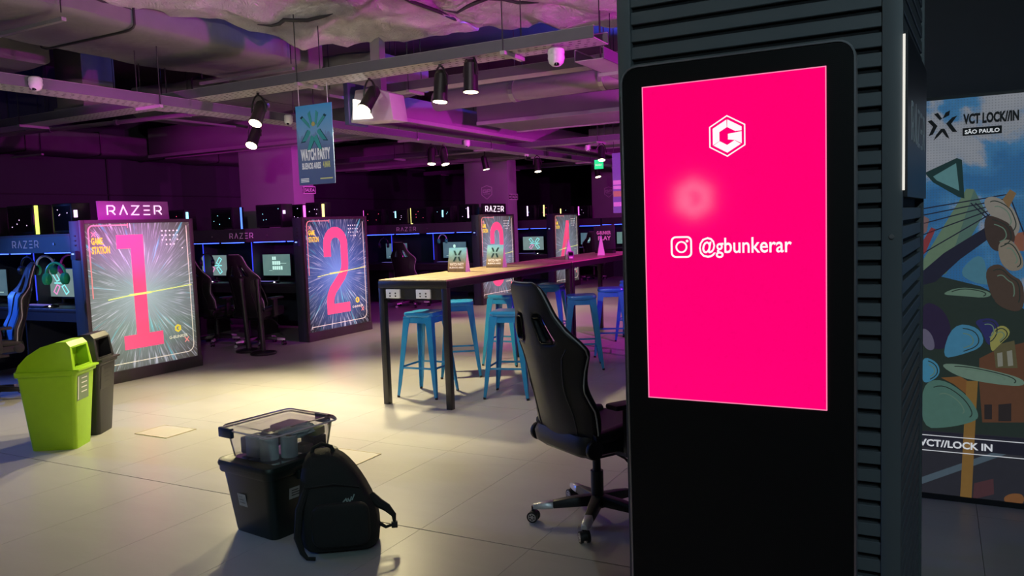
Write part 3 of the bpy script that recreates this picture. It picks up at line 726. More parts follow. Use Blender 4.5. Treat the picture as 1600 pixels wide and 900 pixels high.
# ------------------------------------------------------------------ metal bar stools
stool_m = mat('blue_enamel', (.022, .27, .55), .28, .05, var=.06, coat=.3)
t = st = thing('bar_stool', 'x', 'stool')
SH_ = .80
def ssq(h, r, z, n=4): return [(x, y, z) for x, y in rrect(-h, h, -h, h, r, n)]
MB().loft([ssq(.150, .04, SH_ - .045), ssq(.158, .045, SH_ - .02), ssq(.152, .045, SH_ - .004), ssq(.135, .04, SH_), ssq(.03, .015, SH_ - .006)]).build('seat', stool_m, t, smooth=True)
MB().loft([ssq(.150, .04, SH_ - .05), ssq(.147, .04, SH_ - .05), ssq(.150, .04, SH_ - .10), ssq(.155, .04, SH_ - .10)], cap=False).build('apron', stool_m, t, smooth=True)
for sx in (-1, 1):
    for sy in (-1, 1):
        # folded L-section leg tapering to a small foot
        rings = []
        for f, wd in ((0, .075), (.15, .062), (.5, .050), (.85, .036), (1, .026)):
            z = (SH_ - .04) * (1 - f) + .012 * f; c = .150 + .065 * f
            x, y = sx * c, sy * c; wi = wd
            th = .010
            rings.append([(x, y, z), (x - sx * wi, y, z), (x - sx * wi, y - sy * th, z), (x - sx * th, y - sy * th, z), (x - sx * th, y - sy * wi, z), (x, y - sy * wi, z)])
        lg = MB().loft(rings).build('leg', stool_m, t, bevel=.002, seg=1)
        MB().cyl((sx * .205, sy * .205, 0), (sx * .205, sy * .205, .02), .014, n=8).build('rubber_foot', black, lg)
for a in range(4):
    c = .186; M4 = Matrix.Rotation(a * PI / 2, 4, 'Z')
    MB().box(-c, c, -c - .003, -c + .003, .272, .290, M4).build('foot_rail', stool_m, t)
SP = [(-4.29, 6.22, .06, 'blue metal stool tucked under the nearest table end on the sign side'), (-4.50, 7.16, .55, 'blue metal stool, second along the sign side of the table'),
      (-3.50, 6.44, .22, 'blue metal stool standing left of the gaming chair back'), (-4.36, 7.92, .1, 'blue metal stool, third along the sign side of the table'),
      (-3.42, 7.95, .45, 'blue metal stool just right of the gaming chair back'), (-3.42, 8.83, .38, 'blue metal stool beside the kiosk edge'),
      (-4.45, 9.35, .2, 'blue stool seen over the gaming chair shoulder'), (-3.55, 10.0, .1, 'violet lit stool behind the kiosk edge, nearer of two'), (-3.5, 10.75, .2, 'violet lit stool behind the kiosk edge, farther of two')]
for i, (x, y, rz, lab) in enumerate(SP):
    o = st if i == 0 else copy_tree(st); o.location = (x, y, 0); o.rotation_euler = (0, 0, rz); o['label'] = lab; o['group'] = 'bar stools along the table'

# ------------------------------------------------------------------ printed cards on the table
def card_material(name):
    m, nt, b = nodes(name)
    tc = nt.nodes.new('ShaderNodeTexCoord'); sp = nt.nodes.new('ShaderNodeSeparateXYZ'); nt.links.new(tc.outputs['Object'], sp.inputs[0])
    n = noise(nt, tc.outputs['Object'], 30, 4)
    f = M_(nt, 'ADD', M_(nt, 'MULTIPLY', sp.outputs[2], 4.2), M_(nt, 'MULTIPLY', M_(nt, 'SUBTRACT', n, .5), .25))
    c = ramp(nt, f, [(0, (.10, .07, .05)), (.3, (.30, .22, .12)), (.55, (.20, .32, .30)), (.8, (.25, .55, .60)), (1, (.20, .55, .75))])
    nt.links.new(c, b.inputs['Base Color']); b.inputs['Roughness'].default_value = .3
    return m
card_m = card_material('printed_card')
card_white = mat('white_card', (.72, .68, .66), .5)
X4 = [[(.02, .03), (.10, .13), (.16, .09), (.09, .01)]]
def xlogo(mb, cx, cz, s, y0, y1, wd=None):
    for sx in (-1, 1):
        for sz in (-1, 1): mb.prism([(cx + sx * s * u, cz + sz * s * v) for u, v in ((.08, .18), (.5, .95), (.85, .95), (.45, .12))][::sx * sz], y0, y1)
    return mb
def table_card(x, y, rz, lab, w_=.20, h_=.24, art=True):
    t = thing('table_card', lab, 'card', (x, y, TZ), rz, 'cards on the bar table')
    f = MB().add([(-w_ / 2, -.05, 0), (w_ / 2, -.05, 0), (w_ / 2, 0, h_), (-w_ / 2, 0, h_), (-w_ / 2, -.044, 0), (w_ / 2, -.044, 0), (w_ / 2, .003, h_), (-w_ / 2, .003, h_)],
                 [(0, 1, 2, 3), (4, 7, 6, 5), (0, 4, 5, 1), (1, 5, 6, 2), (2, 6, 7, 3), (3, 7, 4, 0)]).build('front_print', card_m, t)
    MB().add([(-w_ / 2, .05, 0), (w_ / 2, .05, 0), (w_ / 2, .004, h_), (-w_ / 2, .004, h_), (-w_ / 2, .054, 0), (w_ / 2, .054, 0), (w_ / 2, .008, h_), (-w_ / 2, .008, h_)],
             [(0, 1, 2, 3), (4, 7, 6, 5), (0, 4, 5, 1), (1, 5, 6, 2), (2, 6, 7, 3), (3, 7, 4, 0)]).build('back_leaf', card_white, t)
    MB().add([(w_ / 2 - .004, -.048, 0), (w_ / 2 - .004, .052, 0), (w_ / 2 - .004, .006, h_ - .004), (w_ / 2 - .001, -.048, 0), (w_ / 2 - .001, .052, 0), (w_ / 2 - .001, .006, h_ - .004)],
             [(0, 1, 2), (3, 5, 4), (0, 3, 4, 1), (1, 4, 5, 2), (2, 5, 3, 0)]).build('side_gusset', card_white, t)
    def tilt(mb, off=.002):
        k = .05 / h_
        mb.v = [(x, -.05 + z * k - off, z) for x, y_, z in mb.v]; return mb
    if art:
        tilt(xlogo(MB(), 0, h_ * .66, w_ * .28, 0, .001)).build('cross_emblem', mat('card_dark_print', (.03, .10, .10), .4), f)
        tilt(put_text(MB(), 'WATCH PARTY', -w_ * .4, w_ * .4, h_ * .26, h_ * .38, 0, .03)).build('card_title', white_print, f)
        tilt(put_text(MB(), 'BUENOS AIRES', -w_ * .4, w_ * .4, h_ * .15, h_ * .22, 0, .03)).build('card_subtitle', white_print, f)
    return t
table_card(-4.22, 6.74, .05, 'printed card with blue top on the table, nearest')
table_card(-4.17, 7.42, .0, 'printed card on the table in front of sign three')
table_card(-4.02, 8.98, -1.15, 'card seen edge on where the two tables meet', .22, .24)
table_card(-3.98, 9.95, -1.2, 'pink lit card farthest along the table', .2, .26)
t = thing('payment_terminal', 'small dark handheld device beside the edge on card', 'device', (-3.92, 8.82, TZ), .5)
MB().box(-.035, .035, -.02, .02, 0, .10).build('body', mat('device_plastic', (.20, .03, .22), .35), t, bevel=.006); MB().box(-.026, .026, -.023, -.019, .05, .09).build('display', black_gloss, t)
MB().cyl((-.02, -.024, .025), (.02, -.024, .025), .012, n=12).build('paper_roll', card_white, t)
t = thing('promo_display', 'dark tilted display board with magenta lettering on the far table', 'display', (-4.12, 10.45, TZ), -.1)
f = MB().prism([(-.16, .04), (.16, .06), (.15, .40), (-.17, .38)], 0, .02).build('board', mat('promo_board', (.03, .02, .04), .4), t, bevel=.003)
mg_e = emitter('magenta_print', (.8, .1, .5), .7)
put_text(MB(), 'G-BUNKER', -.12, .1, .26, .31, -.002, .03).build('title', mg_e, f); put_text(MB(), 'PLAY', -.1, .1, .18, .24, -.002, .03).build('subtitle', mg_e, f)
MB().box(-.14, .14, -.03, .06, 0, .045).build('foot', black, t)

# ------------------------------------------------------------------ swing-top bins
def bin_(col, loc, rz, lab):
    t = thing('litter_bin', lab, 'bin', loc, rz, 'swing top litter bins')
    m = mat('bin_plastic_%s' % col[0], col[1], .42, bump=.04, bs=120)
    def R(w_, d_, z, r=.03): return [(x, y, z) for x, y in rrect(-d_, d_, -w_, w_, r, 4)]
    MB().loft([R(.125, .165, 0), R(.128, .168, .02), R(.165, .215, .575)]).build('tub', m, t, smooth=True)
    MB().loft([R(.178, .228, .575), R(.180, .232, .59), R(.178, .230, .612)]).build('rim', m, t, smooth=True)
    # hood: sloping back, upright front with opening
    prof = [(-.215, .61), (-.195, .665), (-.13, .735), (-.03, .795), (.08, .825), (.155, .825), (.185, .79), (.205, .61)]
    lid = MB()
    for s in (-1, 1):
        pts = [(x, s * (.165 - .03 * (z - .61) / .215), z) for x, z in prof]
        lid.add(pts + [(x, s * (.155 - .03 * (z - .61) / .215), z) for x, y, z in pts], [tuple(range(8)), tuple(range(8, 16))[::-1]] + [(k, k + 8, (k + 1) % 8 + 8, (k + 1) % 8) for k in range(8)])
    for k in range(6):
        (x0, z0), (x1, z1) = prof[k], prof[k + 1]
        y0, y1 = .165 - .03 * (z0 - .61) / .215, .165 - .03 * (z1 - .61) / .215
        lid.add([(x0, -y0, z0), (x0, y0, z0), (x1, y1, z1), (x1, -y1, z1)], [(0, 1, 2, 3)])
    # front frame around opening
    lid.loft([[(.185, s * .142, .79) for s in (-1, 1)] + [(.187, s * .115, .775) for s in (1, -1)], [(.178, s * .142, .79) for s in (-1, 1)] + [(.180, s * .115, .775) for s in (1, -1)]])
    for s in (-1, 1): lid.loft([[(.185, s * .142, .79), (.205, s * .165, .61), (.205, s * .12, .61), (.187, s * .115, .775)], [(.178, s * .142, .79), (.198, s * .165, .61), (.198, s * .12, .61), (.180, s * .115, .775)]])
    lid.loft([[(.205, -.12, .61), (.205, .12, .61), (.203, .12, .632), (.203, -.12, .632)], [(.196, -.12, .61), (.196, .12, .61), (.194, .12, .632), (.194, -.12, .632)]])
    lid.build('hood', m, t, bevel=.004, seg=2)
    MB().box(.10, .11, -.115, .115, .62, .775).build('flap', m, t)
    MB().box(.20, .25, -.17, .17, .602, .618).build('lip', m, t, bevel=.004)
    k = (.215 - .168) / .555
    lb = MB(); z0, z1 = .37, .56
    def fx(z): return .168 + (z - .02) * k + .0025
    lb.add([(fx(z0), -.125, z0), (fx(z0), .06, z0), (fx(z1), .06, z1), (fx(z1), -.125, z1)], [(0, 1, 2, 3)])
    lab_ = lb.build('label_sticker', mat('sticker_olive', (.16, .24, .14) if col[0] == 'lime' else (.02, .02, .02), .4), t)
    tx = MB()
    for r in range(4):
        z = .53 - r * .035; tx.add([(fx(z) + .001, -.06 - .0 * r, z), (fx(z) + .001, .03, z), (fx(z) + .001, .03, z + .008), (fx(z) + .001, -.06, z + .008)], [(0, 1, 2, 3)])
    tx.add([(fx(.38) + .001, -.117, .38), (fx(.38) + .001, -.104, .38), (fx(.555) + .001, -.104, .555), (fx(.555) + .001, -.117, .555)], [(0, 1, 2, 3)])
    tx.build('label_text', white_print if col[0] == 'lime' else dark_metal, lab_)
    return t
BR = math.radians(32)
bin_(('lime', (.34, .62, .012)), (-5.985, 3.67, 0), BR, 'lime green swing top litter bin on the left')
bin_(('black', (.016, .016, .018)), (-6.215, 4.02, 0), BR, 'black swing top litter bin behind the lime green one')

# ------------------------------------------------------------------ floor access covers
cov_m = mat('access_cover', (.52, .50, .47), .34, var=.05)
for x, y, lab in ((-5.75, 4.13, 'square floor access cover beside the litter bins'), (-3.85, 4.12, 'square floor access cover behind the backpack')):
    t = thing('floor_cover', lab, 'floor cover', (x, y, 0), 0, 'floor access covers')
    MB().box(.004, .376, .004, .286, 0, .004).build('plate', cov_m, t)
    MB().ring([(0, 0), (.38, 0), (.38, .29), (0, .29)], [(.005, .005), (.375, .005), (.375, .285), (.005, .285)], 0, .005)
    r = MB().box(0, .38, 0, .004, 0, .006).box(0, .38, .286, .29, 0, .006).box(0, .004, 0, .29, 0, .006).box(.376, .38, 0, .29, 0, .006).build('edge_frame', mat('cover_brass_edge', (.75, .68, .5), .3, .6), t)

# ------------------------------------------------------------------ queue posts
post_m = mat('black_post', (.016, .015, .016), .35)
for x, y, lean, lab in ((-7.80, 7.56, -.035, 'black queue post with round base, nearer of the two'), (-8.17, 7.66, -.075, 'leaning black queue post behind the nearer one')):
    t = thing('queue_post', lab, 'post', (x, y, 0), 0, 'queue posts')
    MB().lathe([(.165, 0), (.17, .015), (.16, .032), (.05, .05)], 28).build('base', post_m, t, smooth=True)
    top = (lean * .7, lean * .2, .93)
    MB().cyl((0, 0, .03), top, .032, n=16).build('post', post_m, t, smooth=True)
    MB().cyl((top[0], top[1], .90), (top[0], top[1], .99), .040, n=16).build('belt_head', post_m, t, smooth=True)
    if lean > -.05: MB().tube([(top[0] + .04, top[1], .92), (top[0] + .12, top[1], .80), (top[0] + .14, top[1] + .02, .68), (top[0] + .09, top[1] + .03, .60), (top[0] + .03, top[1], .62)], .007, 6).build('hanging_cord', cable_mat, t)
# ------------------------------------------------------------------ gaming chairs
grey_pipe = mat('pale_piping', (.50, .50, .50), .5)
chair_alu = mat('silver_chair_tip', (.55, .55, .56), .35, .5)
def interp(tab, v):
    for (a, x), (b, y) in zip(tab, tab[1:]):
        if v <= b:
            f = (v - a) / (b - a); f = f * f * (3 - 2 * f) if False else f
            return x + (y - x) * f
    return tab[-1][1]
BW = [(0, .235), (.08, .265), (.2, .262), (.32, .238), (.45, .250), (.56, .285), (.64, .270), (.72, .215), (.80, .165), (.9, .145), (.97, .125), (1, .085)]
BH = .86
REC = math.radians(14)
def back_pt(u, v, front):
    """u in -1..1 across, v in 0..1 up; chair faces +y"""
    hw_ = interp(BW, v); x = u * hw_
    wing = interp([(0, .05), (.2, .075), (.35, .05), (.56, .10), (.7, .04), (1, .01)], v) * abs(u) ** 2.2
    th = interp([(0, .07), (.15, .095), (.5, .075), (.75, .06), (.92, .06), (1, .03)], v) * (1 - .45 * abs(u) ** 3)
    y = wing + (th if front else 0) - .02 * math.sin(v * PI) * (1 - abs(u))
    z = v * BH
    # recline about the bottom edge
    yy = y * math.cos(REC) - z * math.sin(REC); zz = z * math.cos(REC) + y * math.sin(REC)
    return (x, yy, zz)
def make_backrest(front_mat, t):
    us = [-1, -.9, -.72, -.58, -.44, -.30, -.16, 0, .16, .30, .44, .58, .72, .9, 1]
    vs_ = [0, .06, .13, .2, .28, .36, .44, .5, .56, .60, .64, .68, .72, .76, .80, .86, .92, .97, 1]
    nu, nv = len(us) - 1, len(vs_) - 1
    hole = lambda i, j: (vs_[j] >= .64 and vs_[j + 1] <= .80) and (i in (3, 4) or i in (9, 10))
    mb = MB(); V = {}
    for f in (0, 1):
        for j, v in enumerate(vs_):
            for i, u in enumerate(us):
                V[f, i, j] = len(mb.v); mb.v.append(back_pt(u, v, f))
    for i in range(nu):
        for j in range(nv):
            if hole(i, j):
                for (a, b_, ni, nj) in (((i, j), (i + 1, j), i, j - 1), ((i + 1, j), (i + 1, j + 1), i + 1, j), ((i + 1, j + 1), (i, j + 1), i, j + 1), ((i, j + 1), (i, j), i - 1, j)):
                    if not hole(ni, nj): mb.f.append((V[(0,) + a], V[(0,) + b_], V[(1,) + b_], V[(1,) + a]))
                continue
            mb.f.append((V[0, i, j], V[0, i, j + 1], V[0, i + 1, j + 1], V[0, i + 1, j])); mb.f.append((V[1, i, j], V[1, i + 1, j], V[1, i + 1, j + 1], V[1, i, j + 1]))
    for i in range(nu):
        mb.f.append((V[0, i, 0], V[0, i + 1, 0], V[1, i + 1, 0], V[1, i, 0])); mb.f.append((V[0, i, nv], V[1, i, nv], V[1, i + 1, nv], V[0, i + 1, nv]))
    for j in range(nv):
        mb.f.append((V[0, 0, j], V[1, 0, j], V[1, 0, j + 1], V[0, 0, j + 1])); mb.f.append((V[0, nu, j], V[0, nu, j + 1], V[1, nu, j + 1], V[1, nu, j]))
    b = mb.build('backrest', leather, t, smooth=True, sub=2)
    # piping along the outline and the two seams, rings around the slots
    out = [back_pt(-1, v, 0) for v in [q / 24 for q in range(25)]] + [back_pt(u, 1, 0) for u in (-.6, -.2, .2, .6)] + [back_pt(1, 1 - q / 24, 0) for q in range(25)]
    out = [Vector(p) + Vector((0, .012, 0)) for p in out]
    MB().tube(out, .0045, 5).build('piping', grey_pipe, b, smooth=True)
    for s in (-1, 1):
        MB().tube([Vector(back_pt(s * (.62 if v < .6 else .75), v, 0)) + Vector((0, -.001, 0)) for v in [q / 20 for q in range(1, 13)]], .004, 5).build('seam', leather, b, smooth=True)
        MB().tube([Vector(back_pt(u * s, v, 0)) + Vector((0, -.002, 0)) for u, v in ((.32, .645), (.56, .645), (.585, .66), (.585, .78), (.565, .797), (.31, .797), (.295, .78), (.295, .66))], .006, 6, True).build('slot_trim', black_gloss, b, smooth=True)
    if front_mat is not None:
        pb = MB()
        pb.grid(lambda p, q: tuple(Vector(back_pt(-.55 + 1.1 * p, .05 + .55 * q, 1)) + Vector((0, .012 * math.sin(PI * p) + .006, 0))), 8, 14)
        pb.build('front_panel', front_mat, b, smooth=True)
        for s in (-1, 1): MB().grid(lambda p, q: tuple(Vector(back_pt(s * (.62 + .30 * p), .12 + .5 * q, 1)) + Vector((0, .010, 0))), 3, 14).build('side_panel', front_mat, b, smooth=True)
    return b
def make_chair(front_mat=None, seat_z=.50):
    t = thing('gaming_chair', 'x', 'chair')
    back = make_backrest(front_mat, t)
    back.location = (0, -.24, seat_z - .03)
    # seat cushion with raised sides
    def sr(hw_, y0, y1, z, r): return [(x, y, z) for x, y in rrect(-hw_, hw_, y0, y1, r, 4)]
    MB().loft([sr(.20, -.22, .24, seat_z - .085, .06), sr(.25, -.25, .28, seat_z - .06, .08), sr(.26, -.26, .29, seat_z - .01, .09), sr(.24, -.25, .28, seat_z + .03, .09), sr(.15, -.18, .2, seat_z + .022, .07)]).build('seat', leather, t, smooth=True)
    for s in (-1, 1): MB().tube([(s * .24, -.2, seat_z + .02), (s * .245, 0, seat_z + .04), (s * .235, .22, seat_z + .025)], [.03, .042, .03], 10).build('seat_bolster', leather, t, smooth=True)
    for s in (-1, 1):
        a = MB().box(s * .30 - .016, s * .30 + .016, -.05, .03, seat_z - .06, seat_z + .17).build('armrest_post', black, t, bevel=.004)
        MB().box(s * .305 - .045, s * .305 + .045, -.14, .13, seat_z + .17, seat_z + .20).build('arm_pad', black, a, bevel=.012)
        MB().box(min(s * .2, s * .30), max(s * .2, s * .30), -.04, .02, seat_z - .085, seat_z - .065).build('arm_bracket', black, a)
        MB().cyl((s * .235, -.20, seat_z - .03), (s * .262, -.20, seat_z - .03), .05, n=18).build('hinge_cover', leather, t, bevel=.008)
    MB().box(-.13, .13, -.13, .13, seat_z - .125, seat_z - .085).build('tilt_mechanism', black, t, bevel=.005)
    MB().tube([(.12, .02, seat_z - .11), (.20, .03, seat_z - .125), (.25, .035, seat_z - .15), (.30, .04, seat_z - .21)], [.006, .006, .010, .014], 8).build('lever', black, t, smooth=True)
    MB().cyl((0, 0, .10), (0, 0, .27), .034, n=18).build('gas_sleeve', black, t, smooth=True)
    MB().cyl((0, 0, .27), (0, 0, seat_z - .12), .022, n=16).build('gas_piston', black, t, smooth=True)
    MB().cyl((0, 0, .075), (0, 0, .135), .048, .040, n=18).build('hub', black, t, smooth=True)
    for k in range(5):
        M4 = Matrix.Rotation(math.radians(72 * k + 23), 4, 'Z'); R_ = .335
        def rg(x, hw_, z0, z1): return [M4 @ Vector(p) for p in ((x, -hw_, z0), (x, hw_, z0), (x, hw_ * .75, z1), (x, -hw_ * .75, z1))]
        lg = MB().loft([rg(.03, .034, .085, .140), rg(.15, .030, .080, .128), rg(.24, .026, .076, .112)]).build('base_leg', black, t, bevel=.004, seg=2)
        MB().loft([rg(.24, .027, .075, .113), rg(.30, .025, .074, .106), rg(R_ + .012, .018, .074, .098)]).build('leg_tip', chair_alu, lg, bevel=.003, seg=1)
        c = M4 @ Vector((R_, 0, 0)); ca = random.uniform(0, PI)
        ax = Vector((math.cos(ca), math.sin(ca), 0)); c = c + Vector((-ax.y, ax.x, 0)) * .012
        cs = MB(); cs.cyl((c.x, c.y, .055), (c.x, c.y, .085), .011, n=8)
        cs.cyl(Vector((c.x, c.y, .036)) - ax * .011, Vector((c.x, c.y, .036)) + ax * .011, .026, n=14)
        cw = cs.build('caster_fork', black, lg, smooth=True)
        for s in (-1, 1):
            p = Vector((c.x, c.y, .030)) + ax * (s * .018)
            wv = MB().cyl(p - ax * .008, p + ax * .008, .030, n=18).build('caster', black, lg, smooth=True)
            n2 = MB(); q0 = p + ax * (s * .0085)
            u_ = Vector((-ax.y, ax.x, 0)); z_ = Vector((0, 0, 1))
            for r0, r1 in ((.0175, .0215), (.0, .006)):
                a_ = [[q0 + u_ * (r * math.cos(2 * PI * q / 16)) + z_ * (r * math.sin(2 * PI * q / 16)) for q in range(16)] for r in (max(r0, .0005), r1)]
                n2.loft([a_[0], a_[1]], cap=False)
            for q in range(6):
                aa = 2 * PI * q / 6; d_ = u_ * math.cos(aa) + z_ * math.sin(aa); e_ = u_ * -math.sin(aa) + z_ * math.cos(aa)
                n2.add([q0 + d_ * .005 - e_ * .0022, q0 + d_ * .019 - e_ * .0022, q0 + d_ * .019 + e_ * .0022, q0 + d_ * .005 + e_ * .0022], [(0, 1, 2, 3)])
            n2.build('wheel_rim', chair_alu, lg, fixn=False)
    return t
ch = make_chair()
ch.location = (-1.60, 3.86, 0); ch.rotation_euler = (0, 0, math.radians(-30)); ch['label'] = 'black gaming chair standing left of the kiosk'; ch['group'] = 'gaming chairs'
bl = make_chair(mat('sky_blue_leatherette', (.05, .30, .62), .4), .56)
bl.location = (-8.40, 4.51, 0); bl.rotation_euler = (0, 0, math.radians(160)); bl['label'] = 'black and sky blue gaming chair at the left edge'; bl['group'] = 'gaming chairs'
for x, y, rz, lab in ((-9.25, 8.1, -5, 'black gaming chair behind the queue posts'), (-11.35, 8.0, 8, 'black gaming chair mostly behind sign one'), (-8.42, 8.12, 5, 'gaming chair pushed in beside sign two'),
                   (-10.75, 13.0, -18, 'dark gaming chair right of sign two'), (-9.30, 13.05, 4, 'dark gaming chair behind the nearest table card'),
                   (-9.15, 16.45, -25, 'dark gaming chair right of sign three'), (-8.15, 19.85, 20, 'dark gaming chair right of sign four')):
    o = copy_tree(ch); o.location = (x, y, 0); o.rotation_euler = (0, 0, math.radians(rz)); o['label'] = lab
# ------------------------------------------------------------------ storage totes and backpack
tote_m = mat('dark_green_tote', (.006, .012, .011), .42, var=.1)
TR = math.radians(-7.5)
t = thing('storage_tote', 'black storage tote under the clear box behind the backpack', 'tote', (-3.16, 3.13, 0), TR)
def R4(hx, hy, z, r, n=4): return [(x, y, z) for x, y in rrect(-hx, hx, -hy, hy, r, n)]
MB().loft([R4(.165, .185, 0, .035), R4(.170, .190, .015, .04), R4(.205, .228, .34, .045)]).build('tub', tote_m, t, smooth=True)
MB().loft([R4(.218, .242, .335, .05), R4(.222, .246, .345, .05), R4(.222, .246, .368, .05)]).build('rim', tote_m, t, smooth=True)
MB().loft([R4(.226, .25, .368, .05), R4(.228, .252, .380, .05), R4(.222, .246, .398, .05), R4(.20, .225, .400, .045), R4(.19, .215, .393, .04)]).build('lid', tote_m, t, smooth=True)
for s in (-1, 1): MB().box(s * .222 - .014, s * .222 + .014, -.06, .06, .30, .352).build('handle', tote_m, t, bevel=.006)
k = (.205 - .170) / .325
def sideq(mb, z0, z1, a0, a1, face):
    for_z = lambda z: .170 + (z - .015) * k + .002
    if face == 'y': mb.add([(a0, -(for_z(z0) + .02), z0), (a1, -(for_z(z0) + .02), z0), (a1, -(for_z(z1) + .0235), z1), (a0, -(for_z(z1) + .0235), z1)], [(0, 1, 2, 3)])
    else: mb.add([(for_z(z0), a0, z0), (for_z(z0), a1, z0), (for_z(z1), a1, z1), (for_z(z1), a0, z1)], [(0, 1, 2, 3)])
    return mb
for (z0, z1, a0, a1, f, mcol) in ((.155, .225, -.085, -.015, 'y', (.30, .33, .36)), (.20, .26, -.10, .00, 'x', (.30, .30, .31))):
    st_ = sideq(MB(), z0, z1, a0, a1, f).build('sticker', mat('tote_sticker', mcol, .5), t, label='pale paper sticker')
    tx = MB()
    for r in range(3):
        zz = z0 + (z1 - z0) * (.25 + .22 * r); d = (a1 - a0)
        q = sideq(MB(), zz, zz + .006, a0 + d * .15, a1 - d * (.2 + .1 * r), f); off = (0, -.0008, 0) if f == 'y' else (.0008, 0, 0)
        tx.add([(x + off[0], y + off[1], z + off[2]) for x, y, z in q.v], q.f)
    tx.build('sticker_print', dark_metal, st_)

def clear_plastic():
    m, nt, b = nodes('clear_plastic')
    out = nt.nodes['Material Output']; nt.nodes.remove(b)
    tr = nt.nodes.new('ShaderNodeBsdfTransparent'); tr.inputs[0].default_value = (.93, .92, .95, 1)
    gl = nt.nodes.new('ShaderNodeBsdfGlossy'); gl.inputs['Roughness'].default_value = .08; gl.inputs[0].default_value = (1, 1, 1, 1)
    df = nt.nodes.new('ShaderNodeBsdfTranslucent'); df.inputs[0].default_value = (.55, .52, .56, 1)
    df2 = nt.nodes.new('ShaderNodeBsdfDiffuse'); df2.inputs[0].default_value = (.45, .43, .47, 1)
    tc = nt.nodes.new('ShaderNodeTexCoord'); n = noise(nt, tc.outputs['Object'], 9, 3)
    a = nt.nodes.new('ShaderNodeMixShader'); nt.links.new(M_(nt, 'ADD', M_(nt, 'MULTIPLY', n, .14), .08), a.inputs[0]); nt.links.new(tr.outputs[0], a.inputs[1]); nt.links.new(df.outputs[0], a.inputs[2])
    a2 = nt.nodes.new('ShaderNodeMixShader'); a2.inputs[0].default_value = .05; nt.links.new(a.outputs[0], a2.inputs[1]); nt.links.new(df2.outputs[0], a2.inputs[2])
    lw = nt.nodes.new('ShaderNodeFresnel'); lw.inputs[0].default_value = 1.25
    c = nt.nodes.new('ShaderNodeMixShader'); nt.links.new(lw.outputs[0], c.inputs[0]); nt.links.new(a2.outputs[0], c.inputs[1]); nt.links.new(gl.outputs[0], c.inputs[2])
    nt.links.new(c.outputs[0], out.inputs[0]); return m
clear_m = clear_plastic()
t = thing('clear_storage_box', 'clear plastic storage box full of packets on the black tote', 'box', (-3.15, 3.14, .40), TR)
_tub = MB().loft([R4(.178, .185, .0, .03), R4(.18, .19, .008, .035), R4(.198, .215, .150, .04)], cap=False); _tub.f.append(tuple(range(20))); _tub.build('tub', clear_m, t, smooth=True)
_lid = MB().loft([R4(.212, .232, .150, .04), R4(.214, .234, .166, .04), R4(.205, .225, .178, .04), R4(.175, .195, .180, .035), R4(.168, .188, .172, .03)], cap=False); _lid.f.append(tuple(range(80, 100))); _lid.build('lid', clear_m, t, smooth=True)
MB().tube([(x, y, .158) for x, y in rrect(-.213, .213, -.233, .233, .04, 4)], .0045, 6, True).build('lid_edge', mat('pale_lid_edge', (.55, .50, .55), .25), t, smooth=True)
blue_clip = mat('dark_blue_clip', (.02, .03, .08), .35)
MB().box(-.205, -.095, -.246, -.222, .118, .172).build('latch', blue_clip, t, bevel=.006); MB().box(.02, .13, .222, .244, .122, .174).build('latch', blue_clip, t, bevel=.006)
# contents: each packet is a thing of its own
def stuffbox(name, lab, cat, lx, ly, lz, sx, sy, sz, col, rz=0, rough=.5, group='packets in the clear box'):
    M4 = Matrix.Translation((-3.15, 3.14, .40)) @ Matrix.Rotation(TR, 4, 'Z')
    p = M4 @ Vector((lx, ly, lz))
    o = MB().box(-sx / 2, sx / 2, -sy / 2, sy / 2, 0, sz).build(name, mat(name + '_card', col, rough), None, bevel=min(.008, sz * .2))
    o.location = p; o.rotation_euler = (0, 0, TR + rz); tag(o, lab, cat, group); return o
paper = mat('pale_aqua_paper', (.42, .58, .60), .5)
for i, (lx, ly, r, h, lab) in enumerate(((.075, -.135, .048, .115, 'pale aqua paper roll at the front corner of the clear box'), (.125, -.045, .044, .11, 'pale aqua paper roll second from the clear box corner'))):
    M4 = Matrix.Translation((-3.15, 3.14, .409)) @ Matrix.Rotation(TR, 4, 'Z'); p = M4 @ Vector((lx, ly, 0))
    t2 = thing('paper_roll', lab, 'roll', p, 0, 'paper rolls'); 
    MB().lathe([(r, 0), (r, h)], 28).build('roll', paper, t2, smooth=True)
    MB().lathe([(r * .35, h), (r * .35, h + .002)], 16).build('core', mat('roll_core', (.2, .15, .1), .7), t2)
stuffbox('carton', 'pale blue carton standing left of the paper rolls', 'carton', -.03, -.145, .009, .10, .05, .115, (.40, .50, .54))
stuffbox('carton', 'grey carton at the left end of the clear box', 'carton', -.125, -.08, .009, .07, .13, .09, (.16, .17, .20))
stuffbox('carton', 'dark carton at the back of the clear box', 'carton', .10, .14, .009, .11, .09, .07, (.03, .025, .04))
stuffbox('carton', 'small green and yellow carton on the dark carton', 'carton', .11, .14, .08, .09, .08, .045, (.30, .38, .12), .2)
stuffbox('carton', 'brown carton low in the clear box', 'carton', .125, .05, .009, .08, .07, .045, (.16, .13, .11))
stuffbox('carton', 'flat grey carton under the clear lid', 'carton', -.05, .10, .085, .14, .16, .05, (.32, .29, .31), .15)
